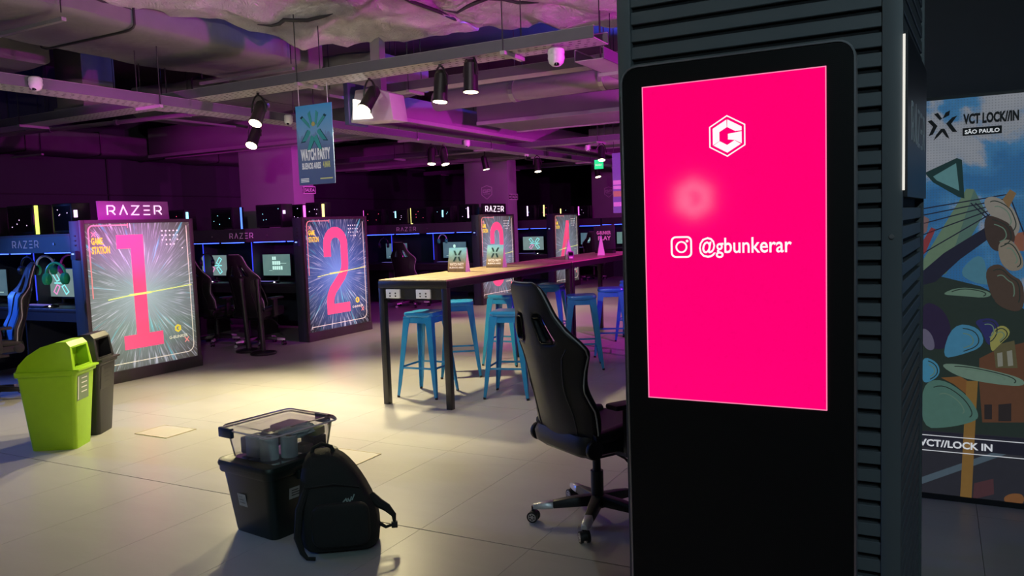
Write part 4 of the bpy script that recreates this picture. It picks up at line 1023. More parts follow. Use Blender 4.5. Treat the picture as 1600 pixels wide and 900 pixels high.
# crumpled film bag
rng = random.Random(3)
def lump(cx, cy, cz, a, b, c, jit, n=10, m=7):
    rings = []
    for j in range(m + 1):
        ph = -PI / 2 + PI * j / m; R_ = []
        for i in range(n):
            th = 2 * PI * i / n; q = 1 + rng.uniform(-jit, jit)
            R_.append((cx + a * q * math.cos(ph) * math.cos(th), cy + b * q * math.cos(ph) * math.sin(th), cz + c * q * math.sin(ph)))
        rings.append(R_)
    return rings
film = mat('aqua_film', (.30, .48, .52), .25, var=.3, vs=30)
o = MB().loft(lump(0, 0, .035, .075, .11, .032, .22)).build('film_bag', film); o.location = (-3.06, 3.17, .505 - .02); o.rotation_euler = (0, 0, TR); tag(o, 'crumpled aqua film bag under the clear lid', 'bag')
o = MB().loft(lump(0, 0, .06, .06, .09, .055, .15)).build('cloth_bundle', mat('grey_cloth', (.22, .24, .27), .8)); o.location = (-3.22, 3.13, .41); tag(o, 'grey cloth bundle in the middle of the clear box', 'bundle')

# backpack
t = thing('backpack', 'black backpack slumped on the floor against the tote', 'backpack', (-2.665, 3.04, 0), math.radians(36)); t.scale = (.93, .93, .93)
def bp_ring(z, hw_, hd, sx, sy, r):
    return [(x + sx, y + sy, z) for x, y in rrect(-hw_, hw_, -hd, hd, r, 5)]
MB().loft([bp_ring(.004, .175, .13, 0, 0, .07), bp_ring(.03, .205, .155, 0, 0, .09), bp_ring(.12, .215, .165, -.005, .0, .09), bp_ring(.22, .205, .155, -.015, .01, .09), bp_ring(.32, .180, .135, -.035, .03, .08), bp_ring(.42, .145, .11, -.06, .05, .07), bp_ring(.49, .105, .085, -.08, .06, .06), bp_ring(.52, .06, .05, -.09, .07, .04)]).build('main_compartment', black_fabric, t, smooth=True, sub=1)
MB().loft([[(x + .01, -.145 - d, .05 + z) for x, z in rrect(-.155 * f, .155 * f, 0 + .12 * (1 - f), .24 - .1 * (1 - f), .06 * f, 5)] for d, f in ((-.02, 1), (.025, 1), (.045, .93), (.05, .8))]).build('front_pocket', black_fabric, t, smooth=True, sub=1)
MB().tube([(-.15, .04, .48), (-.135, .045, .535), (-.09, .05, .555), (-.04, .05, .535), (-.02, .045, .485)], .011, 8).build('grab_handle', black_fabric, t, smooth=True)
MB().tube([(.165, -.02, .27), (.21, -.05, .23), (.25, -.07, .21), (.285, -.08, .17), (.287, -.08, .12), (.24, -.075, .105), (.195, -.06, .13)], [.022, .026, .022, .014, .009, .009, .012], 8).build('shoulder_strap', black_fabric, t, smooth=True)
MB().box(.270, .303, -.092, -.068, .10, .135).build('strap_buckle', black, t, bevel=.004)
MB().tube([(-.16, -.07, .36), (-.205, -.12, .25), (-.215, -.165, .12), (-.19, -.195, .05), (-.165, -.205, .02), (-.125, -.20, .013)], [.02, .022, .02, .014, .010, .010], 8).build('shoulder_strap', black_fabric, t, smooth=True)
MB().tube([(-.175, -.10, .36), (-.02, -.112, .375), (.11, -.10, .345)], .004, 6).build('zip', black_fabric, t, smooth=True)
lt = MB(); lt.stroke([(.02, .285), (.04, .30), (.05, .28)], .007, -.158, -.157); lt.stroke([(.05, .30), (.062, .28), (.07, .303)], .007, -.158, -.157); lt.stroke([(.072, .285), (.085, .31)], .007, -.158, -.157); lt.stroke([(.045, .268), (.065, .265), (.08, .275)], .005, -.158, -.157)
lt.v = [(x, y + (z - .27) * .35 + .012, z + (x - .05) * .25) for x, y, z in lt.v]
lt.build('logo_text', mat('grey_embroidery', (.25, .32, .32), .6), t)
# ------------------------------------------------------------------ big printed LED wall
LE = .30
def pm(name, c, s=1.0): return mat('print_' + name, tuple(x * .5 for x in c), .5, var=.25, vs=25, emit=c, es=LE * s)
PC = dict(p_green=(.22, .34, .22), p_green2=(.14, .26, .22), p_dark=(.03, .03, .06), p_darkteal=(.02, .06, .06), p_teal=(.18, .42, .44), p_teal2=(.12, .34, .46), p_red=(.40, .07, .08), p_pink=(.32, .20, .20), p_red2=(.42, .16, .10),
          p_cream=(.46, .42, .36), p_brown=(.09, .06, .05), p_cream2=(.40, .34, .26), p_brown2=(.12, .08, .06), p_tan=(.36, .22, .10), p_darkg=(.04, .06, .05), p_green3=(.22, .36, .26), p_purple=(.045, .03, .08), p_lav=(.22, .20, .30), p_sky=(.10, .36, .58), p_navy=(.05, .05, .20),
          p_yellow=(.50, .48, .14), p_green4=(.26, .40, .30), p_green5=(.14, .30, .24), p_sky2=(.10, .40, .62), p_brick=(.20, .09, .05), p_brick2=(.34, .15, .05), p_olive=(.18, .16, .08), p_win=(.05, .04, .04), p_win2=(.42, .42, .34), p_ochre=(.40, .22, .06), p_street=(.05, .05, .065), p_band=(.03, .03, .05),
          p_steel=(.14, .20, .25), p_wine=(.14, .06, .07), p_rust=(.38, .16, .06))
PM = {k: pm(k[2:], v) for k, v in PC.items()}
sky_m, nt, b = nodes('printed_sky')
tc = nt.nodes.new('ShaderNodeTexCoord'); mp = nt.nodes.new('ShaderNodeMapping'); mp.inputs['Scale'].default_value = (1.0, 1, 1.5); mp.inputs['Rotation'].default_value = (0, .5, 0); nt.links.new(tc.outputs['Object'], mp.inputs[0])
n = noise(nt, mp.outputs[0], 2.1, 6, .55, .3)
sp = nt.nodes.new('ShaderNodeSeparateXYZ'); nt.links.new(tc.outputs['Object'], sp.inputs[0])
f = M_(nt, 'ADD', n, M_(nt, 'MULTIPLY', M_(nt, 'SUBTRACT', sp.outputs[2], 1.75), .22))
c = ramp(nt, f, [(.40, (.05, .22, .50)), (.49, (.09, .32, .62)), (.54, (.48, .50, .56)), (.75, (.58, .58, .62))])
# LED dot grid
gx = M_(nt, 'SINE', M_(nt, 'MULTIPLY', sp.outputs[0], 2 * PI / .014)); gz = M_(nt, 'SINE', M_(nt, 'MULTIPLY', sp.outputs[2], 2 * PI / .014))
dt = M_(nt, 'GREATER_THAN', M_(nt, 'ADD', gx, gz), 1.1)
c = mixc(nt, M_(nt, 'MULTIPLY', dt, .35), c, (.10, .12, .16))
nt.links.new(c, b.inputs['Emission Color']); nt.links.new(c, b.inputs['Base Color']); b.inputs['Emission Strength'].default_value = LE; b.inputs['Roughness'].default_value = .5
t = thing('led_wall', 'large printed screen of sky, bridge and houses right of the column', 'screen', (0, 4.86, 0))
MB().box(-.9, 3.3, .03, .09, 0, 2.19).build('frame', black, t)
pn = MB().box(-.88, 3.28, 0, .03, .03, 2.17).build('picture', sky_m, t, label='printed sky with clouds')
ART = [
    ('pylon_print', 'p_green', [(0.129, 1.696), (0.164, 1.691), (0.037, 1.246), (-0.079, 1.204), (-0.079, 1.309)]),
    ('pylon_print', 'p_green2', [(0.164, 1.691), (0.217, 1.575), (0.103, 1.341), (0.007, 1.239), (0.037, 1.246)]),
    ('beam_print', 'p_dark', [(-0.079, 1.256), (0.028, 1.359), (0.233, 1.501), (0.253, 1.447), (0.103, 1.324), (-0.011, 1.204), (-0.078, 1.183)]),
    ('lattice_print', 'p_darkteal', [(-0.067, 1.791), (0.083, 1.86), (0.107, 1.848), (0.12, 1.646), (0.094, 1.654), (-0.027, 1.738)]),
    ('lattice_glass', 'p_teal', [(-0.027, 1.769), (0.08, 1.833), (0.096, 1.687), (-0.009, 1.747)]),
    ('pool_print', 'p_teal2', [(0.091, 1.256), (0.205, 1.374), (0.236, 1.205), (0.251, 1.185), (0.163, 1.198)]),
    ('roof_print', 'p_red', [(-0.08, 1.413), (-0.034, 1.498), (-0.013, 1.487), (-0.061, 1.361), (-0.079, 1.343)]),
    ('roof_print', 'p_pink', [(-0.081, 1.569), (-0.044, 1.543), (-0.056, 1.475), (-0.08, 1.455)]),
    ('roof_print', 'p_red2', [(0.347, 1.454), (0.389, 1.463), (0.39, 1.364), (0.345, 1.365)]),
    ('rock_print', 'p_cream', [(0.202, 1.635), (0.251, 1.656), (0.331, 1.603), (0.36, 1.536), (0.375, 1.47), (0.319, 1.405), (0.275, 1.523), (0.232, 1.558)]),
    ('rock_print', 'p_brown', [(0.217, 1.558), (0.275, 1.539), (0.338, 1.498), (0.356, 1.405), (0.277, 1.356), (0.234, 1.39), (0.21, 1.475)]),
    ('rock_print', 'p_cream2', [(0.271, 1.413), (0.333, 1.432), (0.385, 1.338), (0.391, 1.272), (0.33, 1.255), (0.284, 1.306)]),
    ('rock_print', 'p_brown2', [(0.215, 1.273), (0.284, 1.306), (0.336, 1.239), (0.392, 1.206), (0.395, 1.039), (0.281, 1.07), (0.237, 1.154)]),
    ('post_print', 'p_tan', [(0.291, 1.631), (0.324, 1.683), (0.352, 1.662), (0.32, 1.587)]),
    ('ledge_print', 'p_darkg', [(-0.079, 1.204), (0.193, 1.171), (0.28, 1.104), (0.238, 1.035), (0.075, 1.066), (-0.078, 1.099)]),
    ('sash_print', 'p_green3', [(0.008, 1.135), (0.104, 1.18), (0.251, 1.154), (0.237, 1.117), (0.105, 1.129)]),
    ('hill_print', 'p_purple', [(-0.078, 1.099), (0.015, 1.072), (0.07, 0.962), (0.047, 0.839), (-0.03, 0.836), (-0.077, 0.887)]),
    ('hill_print', 'p_lav', [(-0.077, 0.958), (-0.027, 0.924), (-0.008, 0.837), (-0.045, 0.825), (-0.077, 0.869)]),
    ('awning_print', 'p_sky', [(0.07, 0.98), (0.195, 0.966), (0.225, 0.864), (0.107, 0.807), (0.017, 0.785)]),
    ('awning_print', 'p_navy', [(0.165, 0.999), (0.267, 1.019), (0.297, 0.935), (0.24, 0.848), (0.204, 0.949)]),
    ('awning_print', 'p_yellow', [(0.242, 0.933), (0.299, 0.986), (0.345, 0.937), (0.283, 0.867), (0.249, 0.824)]),
    ('bank_print', 'p_green4', [(0.002, 0.756), (0.108, 0.762), (0.285, 0.73), (0.4, 0.696), (0.4, 0.656), (0.271, 0.661), (0.109, 0.685)]),
    ('bank_print', 'p_green5', [(-0.075, 0.638), (0.018, 0.68), (0.139, 0.6), (0.2, 0.5), (0.186, 0.453), (0.05, 0.406), (-0.074, 0.394)]),
    ('bank_print', 'p_sky2', [(-0.076, 0.798), (0.002, 0.767), (0.017, 0.697), (-0.044, 0.647), (-0.075, 0.656)]),
    ('house_print', 'p_brick', [(0.197, 0.794), (0.284, 0.85), (0.397, 0.888), (0.403, 0.465), (0.215, 0.449), (0.198, 0.656)]),
    ('house_print', 'p_brick2', [(0.018, 0.68), (0.109, 0.692), (0.169, 0.654), (0.155, 0.583), (0.079, 0.648)]),
    ('facade_print', 'p_olive', [(0.26, 0.866), (0.354, 0.897), (0.371, 0.752), (0.273, 0.747)]),
    ('window_print', 'p_win', [(0.287, 0.552), (0.345, 0.563), (0.346, 0.467), (0.288, 0.462)]),
    ('window_print', 'p_win', [(0.223, 0.547), (0.258, 0.55), (0.259, 0.47), (0.224, 0.467)]),
    ('window_print', 'p_win2', [(0.278, 0.826), (0.301, 0.833), (0.305, 0.759), (0.282, 0.754)]),
    ('window_print', 'p_win2', [(0.321, 0.838), (0.344, 0.846), (0.351, 0.765), (0.328, 0.76)]),
    ('bollard_print', 'p_ochre', [(0.139, 0.67), (0.192, 0.673), (0.183, 0.446), (0.169, 0.021), (0.115, 0.02), (0.129, 0.406)]),
    ('street_print', 'p_street', [(-0.074, 0.38), (0.404, 0.383), (0.41, -0.016), (-0.071, -0.005)]),
    ('band_print', 'p_band', [(-0.074, 0.376), (0.404, 0.38), (0.405, 0.287), (-0.073, 0.29)]),
    ('kerb_print', 'p_steel', [(-0.072, 0.115), (0.404, 0.363), (0.405, 0.329), (-0.072, 0.075)]),
    ('doorway_print', 'p_wine', [(0.18, 0.111), (0.269, 0.147), (0.273, 0.063), (0.175, 0.021)]),
    ('bench_print', 'p_rust', [(0.311, 0.047), (0.351, 0.08), (0.408, 0.081), (0.409, 0.025), (0.338, 0.009)]),
]
ROUND = {'rock_print', 'bank_print', 'hill_print', 'awning_print', 'sash_print', 'ledge_print', 'pool_print', 'bench_print'}
BASE = {'street_print': 1, 'house_print': 2, 'pylon_print': 2, 'roof_print': 3, 'facade_print': 3, 'window_print': 5, 'beam_print': 5, 'band_print': 6, 'bollard_print': 8, 'kerb_print': 4, 'doorway_print': 4, 'bench_print': 5}
MB().prism([(-.88, .36), (3.28, .36), (3.28, .95), (.5, 1.0), (.2, 1.18), (-.05, 1.25), (-.88, 1.2)], -.0005, -.0002).build('foothill_print', PM['p_darkg'], pn)
for k, (nm, mt, poly) in enumerate(ART):
    y = -.0006 * BASE.get(nm, 9 + k * .3)
    # print carries on past the frame edge of the photograph
    if nm in ROUND:
        for _ in range(2): poly = [q for a, c in zip(poly, poly[1:] + poly[:1]) for q in ((a[0] * .75 + c[0] * .25, a[1] * .75 + c[1] * .25), (a[0] * .25 + c[0] * .75, a[1] * .25 + c[1] * .75))]
    MB().prism(poly, y - .0004, y).build(nm, PM[mt], pn)
    if nm in ('bank_print', 'awning_print', 'sash_print', 'rock_print'):
        n_ = len(poly); c_ = (sum(p[0] for p in poly) / n_, sum(p[1] for p in poly) / n_)
        for f_ in (.78, .5):
            half = [(c_[0] + (p[0] - c_[0]) * f_, c_[1] + (p[1] - c_[1]) * f_) for p in poly[:n_ // 2 + 1]]
            MB().stroke(half, .005, y - .0008, y - .0005).build('contour_print', PM['p_darkg' if f_ > .6 else 'p_green3'], pn)
for i, (x0, x1, z0, z1) in enumerate(((.40, 3.28, .26, .365), )):
    MB().prism([(x0, z0), (x1, z0), (x1, z1), (x0, z1)], -.006, -.0056).build('band_print', PM['p_band'], pn)
MB().prism([(.40, .03), (3.28, .03), (3.28, .36), (.40, .36)], -.0012, -.0008).build('street_print', PM['p_street'], pn); MB().prism([(-.88, .03), (-.07, .03), (-.07, .36), (-.88, .36)], -.0012, -.0008).build('street_print', PM['p_street'], pn)
for q in range(5):
    x = .6 + q * .52
    h = MB().prism([(x, .37), (x + .42, .37), (x + .42, .75 + .12 * (q % 2)), (x, .75 + .12 * (q % 2))], -.002, -.0016).build('house_print', PM['p_brick'], pn)
    for w_ in range(3): MB().prism([(x + .06 + w_ * .12, .5), (x + .12 + w_ * .12, .5), (x + .12 + w_ * .12, .62), (x + .06 + w_ * .12, .62)], -.004, -.0036).build('window_print', PM['p_win'], pn)
cab = PM['p_dark']
for a, b_ in (((-.07, 1.565), (.33, 1.64)), ((-.07, 1.52), (.31, 1.62)), ((-.07, 1.46), (.29, 1.60)), ((-.07, 1.36), (.24, 1.56)), ((-.07, 1.60), (.33, 1.66)), ((.15, 1.62), (.23, 1.53)), ((.17, 1.62), (.25, 1.53)), ((.33, 1.63), (.42, 1.36))):
    MB().stroke([a, b_], .006, -.0022, -.0018).build('cable_print', cab, pn)
ink = mat('print_ink', (.01, .01, .012), .5); wht = mat('print_white', (.7, .7, .7), .5, emit=(.8, .82, .85), es=.6)
cx, cz = .014, 2.034
for poly in (((42, 136), (60, 132), (86, 160), (66, 196), (47, 202), (66, 162)), ((70, 107), (88, 103), (106, 130), (96, 136)), ((108, 130), (121, 105), (141, 96), (137, 118)), ((173, 121), (150, 128), (124, 153), (152, 191), (173, 192), (146, 155)), ((69, 223), (80, 200), (101, 174), (117, 174), (129, 196), (139, 219), (125, 211), (108, 188), (90, 206))):
    q_ = [(cx + (a - 107) * .00106, cz - (b_ - 160) * .0012) for a, b_ in poly]
    mb = MB(); n_ = len(q_)
    c_ = (sum(p[0] for p in q_) / n_, sum(p[1] for p in q_) / n_)
    MB().prism(q_[::-1], -.014, -.0136).build('logo_print', ink, pn)
put_text(MB(), 'VCT LOCK//IN', .110, .358, 2.030, 2.085, -.014, .05).build('title_print', ink, pn)
MB().prism([(.108, 1.972), (.284, 1.972), (.284, 2.012), (.108, 2.012)], -.014, -.0136).build('subtitle_plate', ink, pn)
put_text(MB(), 'SÃO PAULO', .118, .274, 1.980, 2.006, -.0146, .03).build('subtitle_print', wht, pn)
for z in (.272, .357): MB().prism([(-.88, z), (3.28, z), (3.28, z + .004), (-.88, z + .004)], -.0146, -.0142).build('rule_print', wht, pn)
put_text(MB(), 'VCT//LOCK IN', -.085, .262, .297, .337, -.0146, .03).build('band_lettering', wht, pn)
MB().box(-.9, 3.3, -.01, .1, 0, .03).build('base_rail', black, t)
# ------------------------------------------------------------------ cable trays
tray_m = mat('perforated_tray', (.50, .48, .50), .5, .35, var=.12, vs=8)
tray_rail = mat('tray_side_rail', (.16, .16, .19), .5, .3)
hole_m = mat('tray_hole', (.02, .02, .02), .9)
def tray(axis, c, a0, a1, z, lab, w_=.30, near=None):
    """tray along an axis; c is its centre line on the other axis"""
    loc = (a0, c, z) if axis == 'x' else (c, a0, z)
    t = thing('cable_tray', lab, 'cable tray', loc, 0 if axis == 'x' else PI / 2, 'ceiling cable trays')
    L = a1 - a0; h = w_ / 2
    MB().box(0, L, -h, h, 0, .006).build('tray_floor', tray_m, t)
    for s in (-1, 1):
        MB().box(0, L, s * h - .004, s * h + .004, 0, .09).build('side_rail', tray_rail, t)
        MB().box(0, L, min(s * h, s * (h - .02)), max(s * h, s * (h - .02)), .09, .094).build('rail_lip', tray_m, t)
    # slots punched in the floor
    sl = MB(); n = int(L / .075)
    for k in range(n):
        if not (near and near[0] < a0 + k * .075 < near[1]): continue
        for r in range(4):
            y = -h + .05 + r * (w_ - .1) / 3; x = k * .075 + (.02 if r % 2 else .05)
            sl.box(x, x + .028, y - .005, y + .005, -.0012, -.0002)
    if sl.v: o = sl.build('slots', hole_m, t); o['kind'] = 'stuff'
    for k in range(int(L / 2.2) + 1):
        x = min(.6 + k * 2.2, L - .05)
        for s in (-1, 1): MB().cyl((x, s * (h + .015), -.03), (x, s * (h + .015), 4.5 - z), .005, n=6).build('hanger_rod', dark_metal, t)
        MB().box(x - .02, x + .02, -h - .03, h + .03, -.03, -.002).build('cross_bar', tray_m, t)
    return t
tray('x', 5.92, -12.5, -2.32, 2.985, 'perforated cable tray crossing above the bar table', .30, (-9, -2.3))
tray('y', -6.92, 2.6, 24, 2.885, 'long cable tray running away above the signs', .30, (3, 9))
tray('x', 13.4, -12.5, -1.5, 2.985, 'cable tray crossing far back above sign three', .30)
tray('x', 7.25, -5.6, -1.2, 3.06, 'narrow cable tray behind the nearest spot lamps', .22)
tray('y', -2.5, 6.1, 20, 2.89, 'cable tray beside the kiosk column', .25)
tray('x', 18.5, -12.5, -1.5, 2.985, 'farthest cable tray across the hall', .30)

# ------------------------------------------------------------------ ducts, beams and pipes
duct_grey = mat('wrapped_duct_grey', (.20, .195, .205), .6, .15, bump=.35, bs=9, var=.15, vs=5)
duct_dark = mat('wrapped_duct_dark', (.13, .125, .14), .6, .1, bump=.35, bs=9, var=.2, vs=5)
beam_paint = mat('painted_beam', (.26, .24, .27), .65, var=.1, vs=2)
def lumpy_box(name, lab, cat, x0, x1, y0, y1, z0, z1, m, seed, amp=.03, bands='x', grp='air ducts'):
    r = random.Random(seed); ph = [r.uniform(0, 6) for _ in range(6)]
    t = thing(name, lab, cat, ((x0 + x1) / 2, (y0 + y1) / 2, z0), 0, grp)
    hx, hy, H_ = (x1 - x0) / 2, (y1 - y0) / 2, z1 - z0
    ax = bands == 'x'; L = 2 * (hx if ax else hy); W_ = hy if ax else hx; n = max(8, int(L / .14))
    rings = []
    for i in range(n + 1):
        a = -L / 2 + L * i / n; sag = amp * (math.sin(a * 2.3 + ph[0]) + .6 * math.sin(a * 5.1 + ph[1]) + .3 * math.sin(a * 11 + ph[2]))
        R_ = []
        for u, v in rrect(-1, 1, -1, 1, .22, 3):
            ww = W_ + .5 * sag; b_ = u * ww; zz = H_ / 2 + v * (H_ / 2 + .4 * sag) - (.7 * sag + amp) * (1 - u * u) * (v < 0) * 1.0 + amp * .4 * math.sin(7 * b_ + ph[3])
            R_.append((a, b_, zz) if ax else (b_, a, zz))
        rings.append(R_)
    MB().loft(rings).build('wrapped_casing', m, t, smooth=True)
    for s_ in (-.35, .35):
        for e_ in (-1, 1):
            px, py = (s_ * L, e_ * (W_ + .03)) if ax else (e_ * (W_ + .03), s_ * L)
            MB().cyl((px, py, -.02), (px, py, 4.5 - z0), .006, n=6).build('hanger_rod', dark_metal, t)
        (MB().box(s_ * L - .02, s_ * L + .02, -W_ - .06, W_ + .06, -.05 - amp * 2, -.02 - amp * 2) if ax else MB().box(-W_ - .06, W_ + .06, s_ * L - .02, s_ * L + .02, -.05 - amp * 2, -.02 - amp * 2)).build('hanger_bar', grey_metal, t)
    for k in range(1, int(L / 1.25)):
        a = -L / 2 + k * 1.25
        pts = [((a, u * (W_ + .02), H_ / 2 + v * (H_ / 2 + .02)) if ax else (u * (W_ + .02), a, H_ / 2 + v * (H_ / 2 + .02))) for u, v in rrect(-1, 1, -1, 1, .2, 3)]
        MB().tube(pts, .012, 5, True).build('band', dark_metal, t)
    return t
lumpy_box('air_duct', 'wrapped rectangular duct below the silver blanket, lit purple', 'duct', -7.7, -6.35, 3.6, 7.35, 3.46, 3.86, duct_grey, 1, .02, 'y')
lumpy_box('air_duct', 'broad grey wrapped duct behind the near cable tray', 'duct', -10.2, -5.9, 7.7, 8.9, 3.32, 3.72, duct_grey, 2, .03)
lumpy_box('air_duct', 'wrapped duct at the upper left above the first row', 'duct', -11.6, -8.9, 4.7, 5.7, 3.55, 3.95, duct_grey, 3, .02)
lumpy_box('air_duct', 'dark wrapped duct running along the side wall', 'duct', -13.15, -12.45, 6.2, 16, 3.0, 3.35, duct_dark, 4, .015, 'y')
lumpy_box('air_duct', 'wrapped duct crossing behind the hanging poster', 'duct', -12.3, -7.6, 11.2, 12.2, 3.25, 3.65, duct_dark, 5, .02)
lumpy_box('air_duct', 'dark wrapped duct across the far rows', 'duct', -12.3, -7.5, 16.2, 17.0, 3.1, 3.5, duct_dark, 7, .02)
def beam(lab, x0, x1, y0, y1, z0, z1, m=beam_paint):
    t = thing('ceiling_beam', lab, 'beam', ((x0 + x1) / 2, (y0 + y1) / 2, z0), 0, 'ceiling beams'); hx, hy = (x1 - x0) / 2, (y1 - y0) / 2
    MB().box(-hx, hx, -hy, hy, 0, z1 - z0).build('casing', m, t, bevel=.01)
    ax = hx > hy; e = hy if ax else hx
    for s in (-1, 1): (MB().box(-hx, hx, s * e - .02, s * e + .02, -.02, .03) if ax else MB().box(s * e - .02, s * e + .02, -hy, hy, -.02, .03)).build('edge_angle', tray_m, t)
    return t
beam('boxed beam running away above the long cable tray', -7.35, -6.6, 9.0, 22, 3.09, 3.42)
beam('boxed beam crossing behind the two near spot lamps', -6.2, -1.0, 10.6, 11.9, 3.12, 3.40)
beam('boxed beam crossing far behind the near lamps', -6.2, -1.0, 15.0, 15.8, 3.10, 3.42)
beam('deep cross beam over the first desk row', -12.4, -7.6, 9.6, 9.95, 3.0, 3.5)
beam('deep cross beam over the third desk row', -12.4, -7.6, 14.6, 14.95, 2.95, 3.5)
t = thing('duct_drop', 'pale square duct drop behind the tray at the upper left', 'duct', (-10.66, 7.3, 3.38))
MB().box(-.30, .30, -.25, .25, 0, 1.1).build('casing', mat('pale_duct', (.30, .28, .26), .6), t, bevel=.01); MB().box(-.33, .33, -.28, .28, .0, .05).build('flange', grey_metal, t)
pipe_m = mat('painted_pipe', (.32, .29, .32), .45, .2)
for (p0, p1, r, lab) in (((-5.8, 8.9, 3.22), (-1.0, 8.6, 3.22), .13, 'thick painted pipe crossing behind the near lamps'), ((-6.2, 9.6, 3.5), (-1.0, 9.6, 3.5), .06, 'thin pipe above the thick painted pipe'), ((-12.4, 6.9, 3.15), (-7.3, 7.4, 3.15), .03, 'thin conduit crossing at the upper left')):
    t = thing('ceiling_pipe', lab, 'pipe', p0, 0, 'ceiling pipes'); d = Vector(p1) - Vector(p0)
    MB().cyl((0, 0, 0), d, r, n=16).build('pipe', pipe_m, t, smooth=True)
    for k in range(1, 4):
        q = d * (k / 4); e = d.normalized() * .03; MB().cyl(q - e, q + e, r + .008, n=16).build('clamp', grey_metal, t); MB().cyl(q, q + Vector((0, 0, 4.5 - p0[2])), .005, n=6).build('hanger_rod', dark_metal, t)
# air conditioner box
t = thing('air_unit', 'pale ceiling air unit with black lettering behind the near lamps', 'air unit', (-6.25, 13.0, 3.44))
MB().box(-.7, .7, 0, .5, 0, .26).build('casing', mat('pale_unit', (.42, .36, .42), .5), t, bevel=.01); put_text(MB(), 'TROX', -.28, .02, .06, .15, -.003, .03).build('lettering', black, t)
MB().box(.12, .5, -.004, 0, .05, .2).build('grille', dark_metal, t)

# ------------------------------------------------------------------ crumpled silver blanket under the slab
def blanket_material():
    m, nt, b = nodes('silver_blanket')
    geo = nt.nodes.new('ShaderNodeNewGeometry')
    n1 = noise(nt, geo.outputs['Position'], 1.6, 6, .6, .8); n2 = noise(nt, geo.outputs['Position'], 5.5, 6, .65, 1.6); n3 = noise(nt, geo.outputs['Position'], 22, 4, .6, .5)
    nt.links.new(ramp(nt, n1, [(.3, (.60, .59, .58)), (.7, (.82, .80, .80))]), b.inputs['Base Color'])
    b.inputs['Metallic'].default_value = .12; b.inputs['Roughness'].default_value = .3
    h = M_(nt, 'ADD', M_(nt, 'MULTIPLY', M_(nt, 'ABSOLUTE', M_(nt, 'SUBTRACT', n2, .5)), 1.0), M_(nt, 'MULTIPLY', n3, .12))
    bp = nt.nodes.new('ShaderNodeBump'); bp.inputs['Strength'].default_value = .9; bp.inputs['Distance'].default_value = .16
    nt.links.new(h, bp.inputs['Height']); nt.links.new(bp.outputs[0], b.inputs['Normal']); return m
blanket_m = blanket_material()
EDGE = [(-12, 4.2), (-8.4, 5.0), (-7.7, 5.25), (-6.5, 5.35), (-6.0, 5.8), (-5.7, 6.6), (-5.2, 7.1), (-4.6, 7.45), (-4.0, 7.8), (-2.9, 7.9), (-1.4, 8.0), (1, 8.1)]
t = thing('insulation_blanket', 'crumpled silver insulation blanket sagging below the ceiling', 'insulation', (0, 0, 0))
r2 = random.Random(12); PH = [r2.uniform(0, 6.28) for _ in range(12)]
def bz(x, y, yb):
    z = 3.66 + .06 * math.sin(x * 1.9 + PH[0]) * math.sin(y * 1.5 + PH[1]) + .035 * math.sin(x * 3.3 + y * 2.1 + PH[2]) + .03 * abs(math.sin(x * 2.7 - y * 3.1 + PH[3])) + .014 * math.sin(x * 9 + 3 * math.sin(y * 4 + PH[4])) + .012 * math.sin(y * 11 + 2.5 * math.sin(x * 5 + PH[5]))
    v_ = Vector((x * 1.1, y * 1.1, 0)); z += .10 * (abs(mnoise.noise(v_ * 1.3)) - .2) + .05 * abs(mnoise.noise(v_ * 3.1 + Vector((3, 1, 0)))) + .022 * abs(mnoise.noise(v_ * 7.3))
    d = yb - y
    return z - .07 * math.exp(-(d / .9) ** 2) + (max(0, .22 - d) ** 2) * 9
for k, (xa, xb, dz) in enumerate(((-11.5, -8.35, .0), (-8.45, -6.35, .05), (-6.45, -4.3, 0), (-4.4, -2.2, .04), (-2.3, -1.36, .0))):
    def fn(p, q, xa=xa, xb=xb, dz=dz):
        x = xa + (xb - xa) * p; yb = interp(EDGE, x); y = 1.2 + (yb - 1.2) * q
        return (x, y, bz(x, y, yb) + dz - .10 * math.sin(PI * p) * (.6 + .4 * math.sin(q * 5 + k)))
    o = MB().grid(fn, 44, 110)
    s = o.build('blanket_panel', blanket_m, t, smooth=True, fixn=False)
    md = s.modifiers.new('thick', 'SOLIDIFY'); md.thickness = .03; md.offset = 1
seam_m = mat('dark_seam_tape', (.03, .03, .035), .6)
for x in (-8.4, -6.4, -4.35, -2.25):
    pts = []
    for j in range(16):
        y = 1.3 + (interp(EDGE, x) - 1.35) * j / 15; pts.append((x + .04 * math.sin(y * 3), y, bz(x, y, interp(EDGE, x)) - .0))
    MB().tube(pts, .018, 6).build('seam', seam_m, t, smooth=True)
for (x0, y0, x1, y1) in ((-4.2, 6.6, -3.3, 6.9), (-2.9, 5.4, -2.0, 6.3), (-5.6, 5.6, -5.0, 6.0)):
    MB().tube([(x0 + (x1 - x0) * j / 8, y0 + (y1 - y0) * j / 8 + .05 * math.sin(j * 1.3), bz(x0 + (x1 - x0) * j / 8, y0 + (y1 - y0) * j / 8, 9) - .085 ) for j in range(9)], [.004, .012, .018, .02, .02, .02, .018, .012, .004], 6).build('tear', seam_m, t, smooth=True)
# foil flexible duct near the top
foil = mat('bright_foil', (.75, .74, .72), .22, .9, bump=.6, bs=20)
t = thing('flexible_duct', 'bright crinkled foil duct at the top edge above the lamps', 'duct', (0, 0, 0))
pts = [(-4.35 + .13 * j, 5.35 - .012 * j * j * .2, 3.56 + .02 * math.sin(j)) for j in range(12)]
MB().tube([(x, y, z) for x, y, z in pts], [.075 + .012 * (j % 2) for j in range(12)], 12).build('sleeve', foil, t, smooth=False)
for j in (3, 8): MB().tube([Vector(pts[j]) + Vector((0, .09 * math.cos(a), .09 * math.sin(a))) for a in [2 * PI * q / 14 for q in range(14)]], .006, 5, True).build('strap', dark_metal, t)

